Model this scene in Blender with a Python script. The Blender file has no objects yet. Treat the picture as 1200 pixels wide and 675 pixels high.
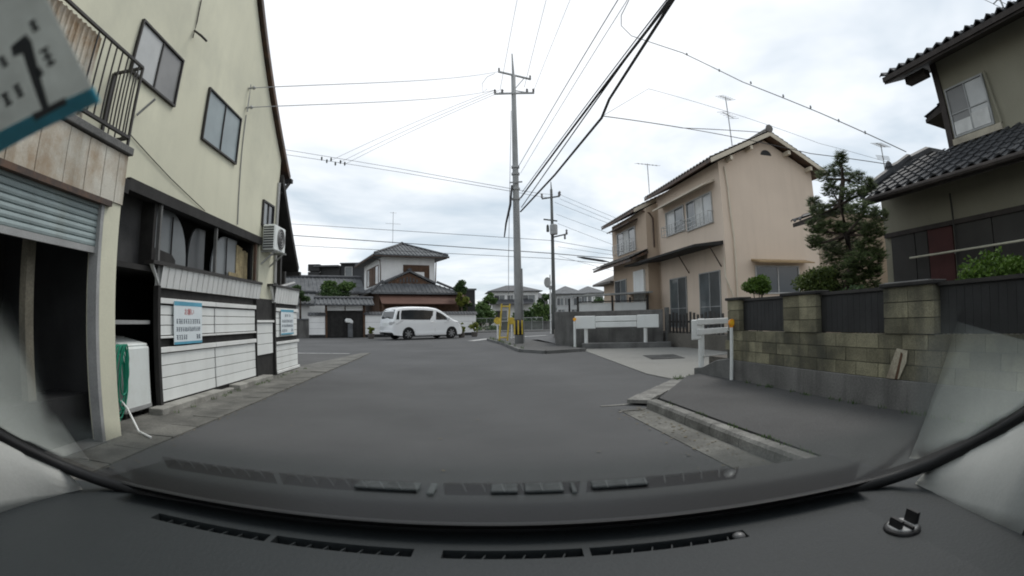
import bpy, bmesh, math, random
from mathutils import Vector, Matrix
random.seed(7)
R = math.radians
scene = bpy.context.scene
COL = scene.collection

# ------------------------------------------------------------------ camera
F_PX, PIT, ROL, YAW, CAM_H = 590.0, R(3.4), R(-0.9), R(7.0), 1.3      # lens: equidistant, 590 px per radian on a 1200 px wide frame
YM = Matrix.Rotation(-YAW, 3, 'Z')
_f = Vector((0, math.cos(PIT), math.sin(PIT))); _u = Vector((0, -math.sin(PIT), math.cos(PIT))); _r = Vector((1, 0, 0))
CR = YM @ (_r*math.cos(ROL) + _u*math.sin(ROL)); CU = YM @ (-_r*math.sin(ROL) + _u*math.cos(ROL)); CF = YM @ _f
CAM = Vector((0, 0, CAM_H))
cd = bpy.data.cameras.new('camera'); co = bpy.data.objects.new('camera', cd); COL.objects.link(co)
m3 = Matrix((CR, CU, -CF)).transposed()
co.matrix_world = Matrix.Translation(CAM) @ m3.to_4x4()
cd.type = 'PANO'; cd.sensor_width = 36.0; cd.sensor_fit = 'HORIZONTAL'
cd.clip_start = 0.02; cd.clip_end = 2000
for holder in (getattr(cd, 'cycles', None), cd):
    if holder is not None and hasattr(holder, 'panorama_type'):
        try:
            holder.panorama_type = 'FISHEYE_LENS_POLYNOMIAL'
            holder.fisheye_fov = R(170)
            for k in range(5): setattr(holder, 'fisheye_polynomial_k%d' % k, 0.0)
            holder.fisheye_polynomial_k1 = -1.0/(F_PX*36/1200)
        except Exception as e:
            print('cam', e)
cd.dof.use_dof = True; cd.dof.focus_distance = 18.0; cd.dof.aperture_fstop = 30.0
scene.camera = co
try: scene.cycles.pixel_filter_type = 'BLACKMAN_HARRIS'; scene.cycles.filter_width = 1.9
except Exception: pass

# ------------------------------------------------------------------ world, sun, exposure
SUN_EL, SUN_AZ = R(58), R(50)            # azimuth clockwise from +Y
w = bpy.data.worlds.new('World'); scene.world = w; w.use_nodes = True
nt = w.node_tree; nt.nodes.clear()
def N(t, tp, **kw):
    n = t.nodes.new(tp)
    for k, v in kw.items():
        if k in n.inputs.keys() if isinstance(k, str) else False: n.inputs[k].default_value = v
        else: setattr(n, k, v)
    return n
out = N(nt, 'ShaderNodeOutputWorld'); bg = N(nt, 'ShaderNodeBackground'); bg.inputs['Strength'].default_value = 0.1
sky = N(nt, 'ShaderNodeTexSky'); sky.sky_type = 'NISHITA'; sky.sun_disc = False; sky.sun_elevation = SUN_EL; sky.sun_rotation = SUN_AZ
tc = N(nt, 'ShaderNodeTexCoord'); sep = N(nt, 'ShaderNodeSeparateXYZ'); nt.links.new(tc.outputs['Generated'], sep.inputs[0])
zz = N(nt, 'ShaderNodeMath', operation='ADD'); nt.links.new(sep.outputs['Z'], zz.inputs[0]); zz.inputs[1].default_value = 0.16
zm = N(nt, 'ShaderNodeMath', operation='MAXIMUM'); nt.links.new(zz.outputs[0], zm.inputs[0]); zm.inputs[1].default_value = 0.05
dv = N(nt, 'ShaderNodeVectorMath', operation='DIVIDE'); cmb = N(nt, 'ShaderNodeCombineXYZ')
for i in range(3): nt.links.new(zm.outputs[0], cmb.inputs[i])
nt.links.new(tc.outputs['Generated'], dv.inputs[0]); nt.links.new(cmb.outputs[0], dv.inputs[1])
n1 = N(nt, 'ShaderNodeTexNoise'); n1.inputs['Scale'].default_value = 0.85; n1.inputs['Detail'].default_value = 5; n1.inputs['Roughness'].default_value = 0.55
n1.inputs['Distortion'].default_value = 0.4
nt.links.new(dv.outputs[0], n1.inputs['Vector'])
rp = N(nt, 'ShaderNodeValToRGB'); rp.color_ramp.elements[0].position = 0.36; rp.color_ramp.elements[1].position = 0.62
rp.color_ramp.elements[0].color = (5.9, 6.8, 7.6, 1); rp.color_ramp.elements[1].color = (10.6, 10.8, 11.0, 1)
nt.links.new(n1.outputs['Fac'], rp.inputs[0])
mx = N(nt, 'ShaderNodeMixRGB'); mx.inputs[0].default_value = 0.9
nt.links.new(sky.outputs[0], mx.inputs[1]); nt.links.new(rp.outputs[0], mx.inputs[2])
nt.links.new(mx.outputs[0], bg.inputs[0]); nt.links.new(bg.outputs[0], out.inputs[0])
sd = bpy.data.lights.new('sun', 'SUN'); sd.energy = 1.4; sd.angle = R(25); sd.color = (1.0, 0.96, 0.9)
so = bpy.data.objects.new('sun', sd); COL.objects.link(so)
sdir = Vector((math.sin(SUN_AZ)*math.cos(SUN_EL), math.cos(SUN_AZ)*math.cos(SUN_EL), math.sin(SUN_EL)))
so.rotation_euler = sdir.to_track_quat('Z', 'Y').to_euler(); so.location = (0, 0, 40)
vs = scene.view_settings; vs.view_transform = 'Standard'; vs.look = 'None'; vs.exposure = 0.15; vs.gamma = 1.0; vs.use_curve_mapping = False

# ------------------------------------------------------------------ pixel -> point helpers (photo is 1200 x 675)
def ray(px, py):
    a, b = px-600.0, 337.5-py; r = math.hypot(a, b); th = r/F_PX; s = math.sin(th)/max(r, 1e-9)
    return CR*(a*s) + CU*(b*s) + CF*math.cos(th)
def gnd(px, py, z=0.0):
    d = ray(px, py); return CAM + d*((z-CAM_H)/d.z)
def atx(px, py, X):
    d = ray(px, py); return CAM + d*(X/d.x)
def aty(px, py, Y):
    d = ray(px, py); return CAM + d*(Y/d.y)
def atpl(px, py, p0, n):
    d = ray(px, py); return CAM + d*((Vector(p0)-CAM).dot(n)/d.dot(n))

# ------------------------------------------------------------------ materials
MATS = {}
def mat(name, col, rough=0.8, var=0.25, scale=3.0, grain=0.12, gscale=60.0, bump=0.1, streak=0.0, streak_col=None, metal=0.0, spec=0.4, dirt=None, dirt_amt=0.0, dscale=1.2, rndv=None):
    if name in MATS: return MATS[name]
    m = bpy.data.materials.new(name); m.use_nodes = True; t = m.node_tree; b = t.nodes['Principled BSDF']
    L = t.links.new
    geo = N(t, 'ShaderNodeNewGeometry')
    def noise(s, det=4, vec=None, ro=0.55):
        n = N(t, 'ShaderNodeTexNoise'); n.inputs['Scale'].default_value = s; n.inputs['Detail'].default_value = det; n.inputs['Roughness'].default_value = ro
        L(vec if vec else geo.outputs['Position'], n.inputs['Vector']); return n.outputs['Fac']
    def mr(v, lo, hi, a=0.3, bb=0.7):
        n = N(t, 'ShaderNodeMapRange'); n.inputs[1].default_value = a; n.inputs[2].default_value = bb; n.inputs[3].default_value = lo; n.inputs[4].default_value = hi
        L(v, n.inputs[0]); return n.outputs[0]
    def mul(c, f):
        n = N(t, 'ShaderNodeMixRGB', blend_type='MULTIPLY'); n.inputs[0].default_value = 1.0; L(c, n.inputs[1]) if hasattr(c, 'node') else setattr(n.inputs[1], 'default_value', c); L(f, n.inputs[2]); return n.outputs[0]
    c = (col[0], col[1], col[2], 1)
    o = mul(c, mr(noise(scale), 1-var, 1+var))
    g = noise(gscale, 3)
    o = mul(o, mr(g, 1-grain, 1+grain))
    oi = N(t, 'ShaderNodeObjectInfo')
    rnd = N(t, 'ShaderNodeMapRange'); rnd.inputs[3].default_value = 1-(rndv if rndv is not None else var*0.35); rnd.inputs[4].default_value = 1+(rndv if rndv is not None else var*0.35); L(oi.outputs['Random'], rnd.inputs[0])
    o = mul(o, rnd.outputs[0])
    if streak > 0:
        mp = N(t, 'ShaderNodeMapping'); mp.inputs['Scale'].default_value = (2.6, 2.6, 0.3); L(geo.outputs['Position'], mp.inputs['Vector'])
        f = mr(noise(1.0, 5, mp.outputs[0], 0.6), 0, streak, 0.48, 0.78)
        n = N(t, 'ShaderNodeMixRGB'); L(f, n.inputs[0]); L(o, n.inputs[1]); sc = streak_col or (col[0]*.35, col[1]*.35, col[2]*.35); n.inputs[2].default_value = (*sc, 1); o = n.outputs[0]
    if dirt is not None:
        f = mr(noise(dscale, 6, None, 0.65), 0, dirt_amt, 0.45, 0.68)
        n = N(t, 'ShaderNodeMixRGB'); L(f, n.inputs[0]); L(o, n.inputs[1]); n.inputs[2].default_value = (*dirt, 1); o = n.outputs[0]
    L(o, b.inputs['Base Color'])
    b.inputs['Roughness'].default_value = rough; b.inputs['Metallic'].default_value = metal
    b.inputs['Specular IOR Level'].default_value = spec
    if bump > 0:
        bp = N(t, 'ShaderNodeBump'); bp.inputs['Strength'].default_value = bump; bp.inputs['Distance'].default_value = 0.01; L(g, bp.inputs['Height']); L(bp.outputs[0], b.inputs['Normal'])
    MATS[name] = m; return m
def foliage_mat(name, c1, c2):
    m = bpy.data.materials.new(name); m.use_nodes = True; t = m.node_tree; b = t.nodes['Principled BSDF']; L = t.links.new
    geo = N(t, 'ShaderNodeNewGeometry'); rp = N(t, 'ShaderNodeValToRGB'); rp.color_ramp.elements[0].color = (*c1, 1); rp.color_ramp.elements[1].color = (*c2, 1)
    L(geo.outputs['Random Per Island'], rp.inputs[0]); L(rp.outputs[0], b.inputs['Base Color']); b.inputs['Roughness'].default_value = 0.6
    b.inputs['Specular IOR Level'].default_value = 0.25
    tr = N(t, 'ShaderNodeBsdfTranslucent'); L(rp.outputs[0], tr.inputs[0]); ad = N(t, 'ShaderNodeMixShader'); ad.inputs[0].default_value = 0.25
    L(b.outputs[0], ad.inputs[1]); L(tr.outputs[0], ad.inputs[2]); L(ad.outputs[0], t.nodes['Material Output'].inputs[0])
    MATS[name] = m; return m

asphalt = mat('asphalt', (0.077, 0.078, 0.079), 0.85, 0.16, 0.45, 0.5, 110, 0.5, dirt=(0.050, 0.051, 0.052), dirt_amt=0.7, dscale=0.28)
asphalt2 = mat('asphalt_old', (0.078, 0.077, 0.075), 0.9, 0.18, 0.8, 0.35, 80, 0.35, dirt=(0.055, 0.055, 0.052), dirt_amt=0.6, dscale=0.6)
walkmat = mat('asphalt_walk', (0.062, 0.061, 0.060), 0.9, 0.15, 0.9, 0.35, 90, 0.35)
earth = mat('earth', (0.12, 0.11, 0.095), 0.95, 0.3, 0.6, 0.3, 30, 0.3)
concrete = mat('concrete', (0.27, 0.265, 0.24), 0.9, 0.22, 1.4, 0.15, 40, 0.3, dirt=(0.13, 0.125, 0.11), dirt_amt=0.8, dscale=2.0)
concrete_d = mat('concrete_dark', (0.135, 0.135, 0.13), 0.92, 0.28, 1.6, 0.2, 40, 0.3, streak=0.6, streak_col=(0.055, 0.055, 0.052))
concrete_w = mat('concrete_wall', (0.135, 0.132, 0.125), 0.92, 0.35, 1.2, 0.2, 40, 0.3, streak=0.85, streak_col=(0.045, 0.044, 0.042))
blockmat = mat('block', (0.21, 0.195, 0.13), 0.95, 0.4, 2.2, 0.3, 70, 0.6, streak=0.9, streak_col=(0.05, 0.05, 0.042), dirt=(0.055, 0.056, 0.045), dirt_amt=0.95, dscale=0.9, rndv=0.38)
mortar = mat('mortar', (0.07, 0.07, 0.06), 0.95, 0.25, 3, 0.2, 60, 0.3)
concrete_g = mat('concrete_gutter', (0.135, 0.132, 0.118), 0.92, 0.3, 1.8, 0.25, 40, 0.35, dirt=(0.065, 0.064, 0.058), dirt_amt=0.85, dscale=1.6)
concrete_k = mat('concrete_kerb', (0.20, 0.195, 0.18), 0.92, 0.3, 2.5, 0.25, 40, 0.35, dirt=(0.085, 0.083, 0.075), dirt_amt=0.9, dscale=2.6)
linew = mat('line_paint', (0.55, 0.55, 0.53), 0.7, 0.15, 2, 0.25, 50, 0.2, dirt=(0.12, 0.12, 0.12), dirt_amt=0.9, dscale=4)
stucco_y = mat('stucco_yellow', (0.66, 0.65, 0.51), 0.9, 0.07, 0.5, 0.06, 80, 0.2, streak=0.16, streak_col=(0.40, 0.40, 0.31), dirt=(0.47, 0.47, 0.38), dirt_amt=0.65, dscale=0.4)
stucco_t = mat('stucco_tan', (0.67, 0.555, 0.45), 0.9, 0.05, 0.6, 0.05, 70, 0.12, streak=0.2, streak_col=(0.43, 0.34, 0.26))
stucco_t2 = mat('stucco_brown', (0.50, 0.395, 0.30), 0.9, 0.06, 0.8, 0.05, 70, 0.12, streak=0.2, streak_col=(0.36, 0.27, 0.2))
stucco_g = mat('stucco_olive', (0.27, 0.255, 0.195), 0.92, 0.1, 0.8, 0.08, 70, 0.15, streak=0.25, streak_col=(0.18, 0.17, 0.13))
plaster = mat('plaster_white', (0.80, 0.80, 0.785), 0.9, 0.06, 1, 0.04, 60, 0.1, streak=0.25, streak_col=(0.45, 0.45, 0.43))
white = mat('white_paint', (0.72, 0.73, 0.71), 0.6, 0.07, 1.5, 0.04, 60, 0.05, streak=0.3, streak_col=(0.45, 0.44, 0.4))
white_cl = mat('white_panel', (0.74, 0.76, 0.74), 0.55, 0.06, 1.2, 0.03, 60, 0.03, streak=0.25, streak_col=(0.48, 0.48, 0.44))
whiteapp = mat('appliance_white', (0.72, 0.76, 0.74), 0.4, 0.04, 2, 0.02, 60, 0.0, dirt=(0.5, 0.5, 0.45), dirt_amt=0.4, dscale=3)
rustwhite = mat('rusty_white', (0.55, 0.53, 0.46), 0.85, 0.15, 2, 0.1, 60, 0.1, streak=0.9, streak_col=(0.17, 0.13, 0.08), dirt=(0.26, 0.15, 0.06), dirt_amt=0.85, dscale=1.3)
shuttermat = mat('shutter', (0.30, 0.36, 0.36), 0.5, 0.12, 2, 0.06, 60, 0.05, metal=0.2, streak=0.4, streak_col=(0.2, 0.2, 0.16))
darkmetal = mat('dark_metal', (0.03, 0.027, 0.025), 0.55, 0.25, 4, 0.15, 60, 0.1)
brownmetal = mat('brown_metal', (0.07, 0.05, 0.04), 0.6, 0.25, 4, 0.15, 60, 0.1, dirt=(0.16, 0.08, 0.04), dirt_amt=0.7, dscale=4)
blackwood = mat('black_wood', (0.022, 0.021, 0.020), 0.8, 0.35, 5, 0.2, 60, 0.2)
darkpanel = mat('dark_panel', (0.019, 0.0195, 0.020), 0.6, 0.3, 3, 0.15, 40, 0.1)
brownwood = mat('brown_wood', (0.10, 0.055, 0.032), 0.75, 0.3, 4, 0.2, 40, 0.2)
oldwood = mat('old_wood', (0.28, 0.23, 0.13), 0.85, 0.4, 4, 0.25, 40, 0.3, streak=0.7, streak_col=(0.06, 0.05, 0.03))
bark = mat('bark', (0.06, 0.045, 0.035), 0.95, 0.4, 6, 0.3, 40, 0.5)
kawara = mat('roof_tile', (0.062, 0.064, 0.069), 0.6, 0.3, 3, 0.2, 40, 0.15, spec=0.4)
kawara2 = mat('roof_tile_grey', (0.115, 0.12, 0.125), 0.7, 0.25, 2, 0.2, 40, 0.2, spec=0.25)
kawara3 = mat('roof_tile_brown', (0.13, 0.12, 0.11), 0.65, 0.25, 2, 0.2, 40, 0.2)
awningm = mat('awning_brown', (0.10, 0.052, 0.038), 0.8, 0.12, 2, 0.1, 40, 0.05)
redm = mat('shutter_red', (0.065, 0.02, 0.018), 0.7, 0.2, 3, 0.1, 60, 0.1)
greyshut = mat('storm_shutter', (0.042, 0.039, 0.035), 0.7, 0.15, 3, 0.1, 40, 0.1)
greydoor = mat('grey_door', (0.22, 0.22, 0.21), 0.5, 0.1, 3, 0.05, 40, 0.05)
alu = mat('aluminium', (0.42, 0.42, 0.41), 0.45, 0.1, 4, 0.05, 60, 0.0, metal=0.4)
galv = mat('galvanised', (0.33, 0.335, 0.33), 0.6, 0.18, 3, 0.1, 60, 0.05, metal=0.2)
polem = mat('pole_concrete', (0.30, 0.305, 0.30), 0.85, 0.12, 2, 0.1, 40, 0.15, streak=0.3, streak_col=(0.18, 0.18, 0.17))
polem2 = mat('pole_dark', (0.11, 0.115, 0.11), 0.85, 0.15, 2, 0.1, 40, 0.15)
yellow = mat('yellow_paint', (0.65, 0.47, 0.06), 0.6, 0.15, 4, 0.1, 60, 0.05, dirt=(0.3, 0.2, 0.06), dirt_amt=0.5, dscale=6)
orange = mat('reflector_orange', (0.85, 0.33, 0.02), 0.3, 0.05, 4, 0.03, 60, 0.0)
blackm = mat('black_paint', (0.018, 0.018, 0.018), 0.55, 0.1, 4, 0.05, 60, 0.0)
cablem = mat('cable_black', (0.03, 0.03, 0.032), 0.6, 0.05, 4, 0.02, 60, 0.0)
cableg = mat('cable_grey', (0.24, 0.245, 0.25), 0.6, 0.05, 4, 0.02, 60, 0.0)
hoseg = mat('hose_green', (0.02, 0.27, 0.17), 0.4, 0.08, 6, 0.03, 60, 0.0)
bluem = mat('sign_blue', (0.10, 0.33, 0.45), 0.6, 0.1, 4, 0.04, 60, 0.0)
signw = mat('sign_white', (0.68, 0.74, 0.76), 0.6, 0.05, 4, 0.03, 60, 0.0)
redink = mat('red_ink', (0.42, 0.06, 0.05), 0.7, 0.1, 4, 0.03, 60, 0.0)
navy = mat('navy_ink', (0.05, 0.07, 0.10), 0.7, 0.1, 4, 0.03, 60, 0.0)
carpaint = mat('van_white', (0.80, 0.81, 0.81), 0.18, 0.02, 1, 0.01, 60, 0.0, spec=0.6)
rubber = mat('rubber', (0.018, 0.018, 0.018), 0.85, 0.1, 4, 0.05, 60, 0.0)
rimm = mat('alloy', (0.42, 0.43, 0.44), 0.35, 0.05, 4, 0.02, 60, 0.0, metal=0.7)
taill = mat('tail_lamp', (0.50, 0.50, 0.50), 0.15, 0.1, 20, 0.05, 60, 0.0, spec=0.8)
pot = mat('terracotta', (0.10, 0.09, 0.08), 0.8, 0.2, 4, 0.1, 60, 0.1)
dashm = mat('dash_vinyl', (0.021, 0.0255, 0.0275), 0.62, 0.05, 3, 0.05, 160, 0.12)
trimm = mat('pillar_trim', (0.46, 0.47, 0.45), 0.75, 0.04, 3, 0.03, 160, 0.05)
blackp = mat('black_plastic', (0.012, 0.012, 0.013), 0.5, 0.1, 4, 0.05, 60, 0.0)
stickw = mat('sticker_white', (0.58, 0.60, 0.58), 0.7, 0.08, 40, 0.05, 200, 0.0)
stickb = mat('sticker_blue', (0.22, 0.58, 0.68), 0.7, 0.08, 40, 0.05, 200, 0.0)
def translucent(m, f):
    t = m.node_tree; b = t.nodes['Principled BSDF']; c = b.inputs['Base Color'].links[0].from_socket; tr_ = N(t,'ShaderNodeBsdfTranslucent'); t.links.new(c, tr_.inputs[0]); mx_ = N(t,'ShaderNodeMixShader'); mx_.inputs[0].default_value = f; t.links.new(b.outputs[0],mx_.inputs[1]); t.links.new(tr_.outputs[0],mx_.inputs[2]); t.links.new(mx_.outputs[0], t.nodes['Material Output'].inputs[0])
translucent(stickw,.55); translucent(stickb,.55)
inkm = mat('sticker_ink', (0.10, 0.105, 0.105), 0.7, 0.08, 40, 0.05, 200, 0.0)
curtain = mat('curtain_white', (0.6, 0.6, 0.58), 0.8, 0.12, 6, 0.05, 60, 0.0)
def glassy(name, col, rough=0.06, spec=0.7):
    return mat(name, col, rough, 0.15, 1.5, 0.02, 60, 0.0, spec=spec)
gl_dark = glassy('pane_dark', (0.03, 0.035, 0.04)); gl_mid = glassy('pane_mid', (0.12, 0.135, 0.14)); gl_frost = glassy('pane_frosted', (0.26, 0.31, 0.32), 0.3, 0.4)
gl_lite = glassy('pane_light', (0.42, 0.43, 0.42), 0.15); gl_grey = glassy('pane_grey', (0.20, 0.20, 0.195), 0.25, 0.4)
pine_l = foliage_mat('pine_needles', (0.03, 0.05, 0.018), (0.15, 0.20, 0.07))
leaf_l = foliage_mat('leaf_bright', (0.03, 0.07, 0.008), (0.11, 0.19, 0.03))
leaf_d = foliage_mat('leaf_dark', (0.02, 0.04, 0.014), (0.07, 0.12, 0.04))
leaf_m = foliage_mat('leaf_mid', (0.03, 0.065, 0.018), (0.12, 0.19, 0.055))
leaf_g = foliage_mat('leaf_olive', (0.03, 0.05, 0.012), (0.12, 0.16, 0.04))
leaf_y = foliage_mat('leaf_yellow', (0.06, 0.09, 0.012), (0.22, 0.24, 0.05))

# ------------------------------------------------------------------ mesh building
ORG = {}                       # object name -> world origin of its mesh space (all roots unrotated)
class MB:
    def __init__(s, T=None): s.v = []; s.f = []; s.T = T
    def add(s, vs, fs):
        b = len(s.v)
        for p in vs:
            p = Vector(p); s.v.append(s.T @ p if s.T is not None else p)
        s.f += [tuple(i+b for i in f) for f in fs]; return s
    def box(s, a, b):
        x0, x1 = sorted((a[0], b[0])); y0, y1 = sorted((a[1], b[1])); z0, z1 = sorted((a[2], b[2]))
        return s.add([(x0,y0,z0),(x1,y0,z0),(x1,y1,z0),(x0,y1,z0),(x0,y0,z1),(x1,y0,z1),(x1,y1,z1),(x0,y1,z1)],
                     [(3,2,1,0),(4,5,6,7),(0,1,5,4),(1,2,6,5),(2,3,7,6),(3,0,4,7)])
    def bar(s, p, q, wd, h, up=(0,0,1)):
        p = Vector(p); q = Vector(q); d = (q-p).normalized(); u = Vector(up)
        sd_ = d.cross(u)
        if sd_.length < 1e-4: sd_ = d.cross(Vector((1,0,0)))
        sd_.normalize(); u = sd_.cross(d); a = sd_*wd/2; b = u*h/2
        return s.add([p-a-b, p+a-b, p+a+b, p-a+b, q-a-b, q+a-b, q+a+b, q-a+b], [(3,2,1,0),(4,5,6,7),(0,1,5,4),(1,2,6,5),(2,3,7,6),(3,0,4,7)])
    def tube(s, pts, r, n=8, cap=True):
        pts = [Vector(p) for p in pts]; rs = r if isinstance(r, (list, tuple)) else [r]*len(pts); vs = []; fs = []
        for i, p in enumerate(pts):
            d = (pts[min(i+1, len(pts)-1)] - pts[max(i-1, 0)]).normalized()
            a = d.cross(Vector((0,0,1)))
            if a.length < 1e-3: a = d.cross(Vector((1,0,0)))
            a.normalize(); b = d.cross(a)
            for k in range(n):
                t = 2*math.pi*k/n; vs.append(p + a*math.cos(t)*rs[i] + b*math.sin(t)*rs[i])
        for i in range(len(pts)-1):
            for k in range(n): fs.append((i*n+k, i*n+(k+1)%n, (i+1)*n+(k+1)%n, (i+1)*n+k))
        if cap: fs += [tuple(range(n))[::-1], tuple((len(pts)-1)*n+k for k in range(n))]
        return s.add(vs, fs)
    def prism(s, poly, ext):
        """poly: list of 3D points (planar), ext: extrusion vector"""
        n = len(poly); e = Vector(ext); vs = [Vector(p) for p in poly] + [Vector(p)+e for p in poly]
        return s.add(vs, [tuple(range(n))[::-1], tuple(range(n, 2*n))] + [(i, (i+1)%n, n+(i+1)%n, n+i) for i in range(n)])
    def lathe(s, c, prof, n=16, axis=(0,0,1)):
        c = Vector(c); ax = Vector(axis).normalized(); a = ax.orthogonal().normalized(); b = ax.cross(a); vs = []; fs = []
        for (r, h) in prof:
            for k in range(n):
                t = 2*math.pi*k/n; vs.append(c + ax*h + a*math.cos(t)*r + b*math.sin(t)*r)
        for i in range(len(prof)-1):
            for k in range(n): fs.append((i*n+k, i*n+(k+1)%n, (i+1)*n+(k+1)%n, (i+1)*n+k))
        fs += [tuple(range(n))[::-1], tuple((len(prof)-1)*n+k for k in range(n))]
        return s.add(vs, fs)
    def mesh(s, name, off):
        me = bpy.data.meshes.new(name); me.from_pydata([v-off for v in s.v], [], s.f); me.update()
        bm = bmesh.new(); bm.from_mesh(me); bmesh.ops.recalc_face_normals(bm, faces=bm.faces); bm.to_mesh(me); bm.free(); return me
    def build(s, name, mt, parent=None, smooth=False, bevel=0.0, seg=1, origin=None):
        if parent is not None: off = ORG[parent.name]
        elif origin is not None: off = Vector(origin)
        else:
            xs = [v.x for v in s.v]; ys = [v.y for v in s.v]; zs = [v.z for v in s.v]
            off = Vector(((min(xs)+max(xs))/2, (min(ys)+max(ys))/2, min(zs)))
        me = s.mesh(name, off); o = bpy.data.objects.new(name, me); COL.objects.link(o)
        if isinstance(mt, (list, tuple)):
            for q in mt: me.materials.append(q)
        else: me.materials.append(mt)
        if parent is not None: o.parent = parent
        else: o.location = off
        ORG[o.name] = off
        if smooth:
            for p in me.polygons: p.use_smooth = True
        if bevel > 0:
            md = o.modifiers.new('bevel', 'BEVEL'); md.width = bevel; md.segments = seg; md.limit_method = 'ANGLE'; md.angle_limit = R(40)
        return o
def root(name, label, cat, loc, group=None):
    o = bpy.data.objects.new(name, None); COL.objects.link(o); o.location = loc; o.empty_display_size = 0.2
    o['label'] = label; o['category'] = cat
    if group: o['group'] = group
    ORG[o.name] = Vector(loc); return o
def tag(o, label, cat, group=None):
    o['label'] = label; o['category'] = cat
    if group: o['group'] = group
    return o
def struct(o): o['kind'] = 'structure'; return o
def piece(me, name, parent, loc, rz=0.0, sc=(1,1,1), M=None):
    """a part that shares mesh data; loc in world"""
    o = bpy.data.objects.new(name, me); COL.objects.link(o); o.parent = parent
    lo = Vector(loc) - ORG[parent.name]
    if M is not None: o.matrix_local = Matrix.Translation(lo) @ M
    else: o.location = lo; o.rotation_euler = (0, 0, rz); o.scale = sc
    ORG[o.name] = ORG[parent.name]
    return o
def data(mb, name, mt):
    me = mb.mesh(name, Vector((0,0,0))); me.materials.append(mt); return me
def TR(x, y, z=0, deg=0): return Matrix.Translation((x, y, z)) @ Matrix.Rotation(R(deg), 4, 'Z')
def sheet(name, pts, z, mt):
    mb = MB(); mb.add([(p[0], p[1], z) for p in pts], [tuple(range(len(pts)))])
    return struct(mb.build(name, mt))
def slab(name, pts, z0, z1, mt, parent=None, bevel=0.0):
    mb = MB(); mb.prism([(p[0], p[1], z0) for p in pts], (0, 0, z1-z0)); return mb.build(name, mt, parent, bevel=bevel)

def window(parent, T, x0, x1, z0, z1, n=2, fm=None, gm=None, fw=0.05, proud=0.05, bars=(), name='window', split=None):
    """T: wall frame, wall plane y=0 facing -y"""
    fm = fm or alu; gm = gm or gl_mid; mb = MB(T); pr = -proud
    mb.box((x0-fw, pr, z0-fw), (x1+fw, 0.02, z0)); mb.box((x0-fw, pr, z1), (x1+fw, 0.02, z1+fw))
    mb.box((x0-fw, pr, z0), (x0, 0.02, z1)); mb.box((x1, pr, z0), (x1+fw, 0.02, z1))
    for i in range(1, n):
        xm = x0 + (x1-x0)*i/n; mb.box((xm-fw*0.45, pr*0.8, z0), (xm+fw*0.45, 0.0, z1))
    for zb in bars: mb.box((x0, pr*0.7, zb-fw*0.3), (x1, 0.0, zb+fw*0.3))
    o = mb.build(name, fm, parent)
    gms = gm if isinstance(gm, (list, tuple)) else [gm]*n
    for i in range(n):
        a = x0 + (x1-x0)*i/n; b = x0 + (x1-x0)*(i+1)/n
        g = MB(T); g.box((a+0.002, pr*0.35, z0+0.002), (b-0.002, 0.015, z1-0.002)); g.build('pane', gms[i % len(gms)], o)
    return o
def hip(mb, x0, x1, y0, y1, z, h, ridge=None, th=0.12):
    """hip roof, ridge along the longer side"""
    cx, cy = (x0+x1)/2, (y0+y1)/2; W, D = x1-x0, y1-y0
    if W >= D: rl = (W-D)/2 if ridge is None else ridge/2; a, b = (cx-rl, cy, z+h), (cx+rl, cy, z+h)
    else: rl = (D-W)/2 if ridge is None else ridge/2; a, b = (cx, cy-rl, z+h), (cx, cy+rl, z+h)
    e = [(x0,y0,z),(x1,y0,z),(x1,y1,z),(x0,y1,z)]; l = [(x,y,z-th) for x,y,_ in e]
    vs = e + l + [a, b]
    if W >= D: top = [(0,1,9,8),(1,2,9),(2,3,8,9),(3,0,8)]
    else: top = [(0,1,8),(1,2,9,8),(2,3,9),(3,0,8,9)]
    mb.add(vs, top + [(7,6,5,4),(0,4,5,1),(1,5,6,2),(2,6,7,3),(3,7,4,0)])
    return a, b
def wave_roof(mb, o, u, v, L, D, pitch_w=0.27, rows=0.24, amp=0.028, th=0.03):
    """S-tile sheet: o corner at eave, u unit along eave, v unit up-slope; L along eave, D up-slope"""
    u = Vector(u).normalized(); v = Vector(v).normalized(); n = u.cross(v); 
    if n.z < 0: n = -n
    o = Vector(o); nx = max(8, int(L/pitch_w)*6); ny = max(1, int(D/rows)); vs = []; fs = []
    for j in range(ny):
        for e in (0, 1):
            for i in range(nx+1):
                s = L*i/nx; ph = (s/pitch_w) % 1.0
                hgt = amp*(math.sin(2*math.pi*ph)*0.8 + (0.8 if ph < .25 else 0))
                q = o + u*s + v*(D*(j+e)/ny + (0.02 if e else 0)) + n*(hgt + (0.03 if e == 0 else 0.0)); vs.append(q)
        b = j*2*(nx+1)
        for i in range(nx): fs.append((b+i, b+i+1, b+nx+1+i+1, b+nx+1+i))
    # riser faces at each course + front edge thickness
    for j in range(ny):
        b = j*2*(nx+1)
        low = len(vs)
        for i in range(nx+1): vs.append(vs[b+i] - n*th)
        for i in range(nx): fs.append((b+i, low+i, low+i+1, b+i+1))
    mb.add(vs, fs)
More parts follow.
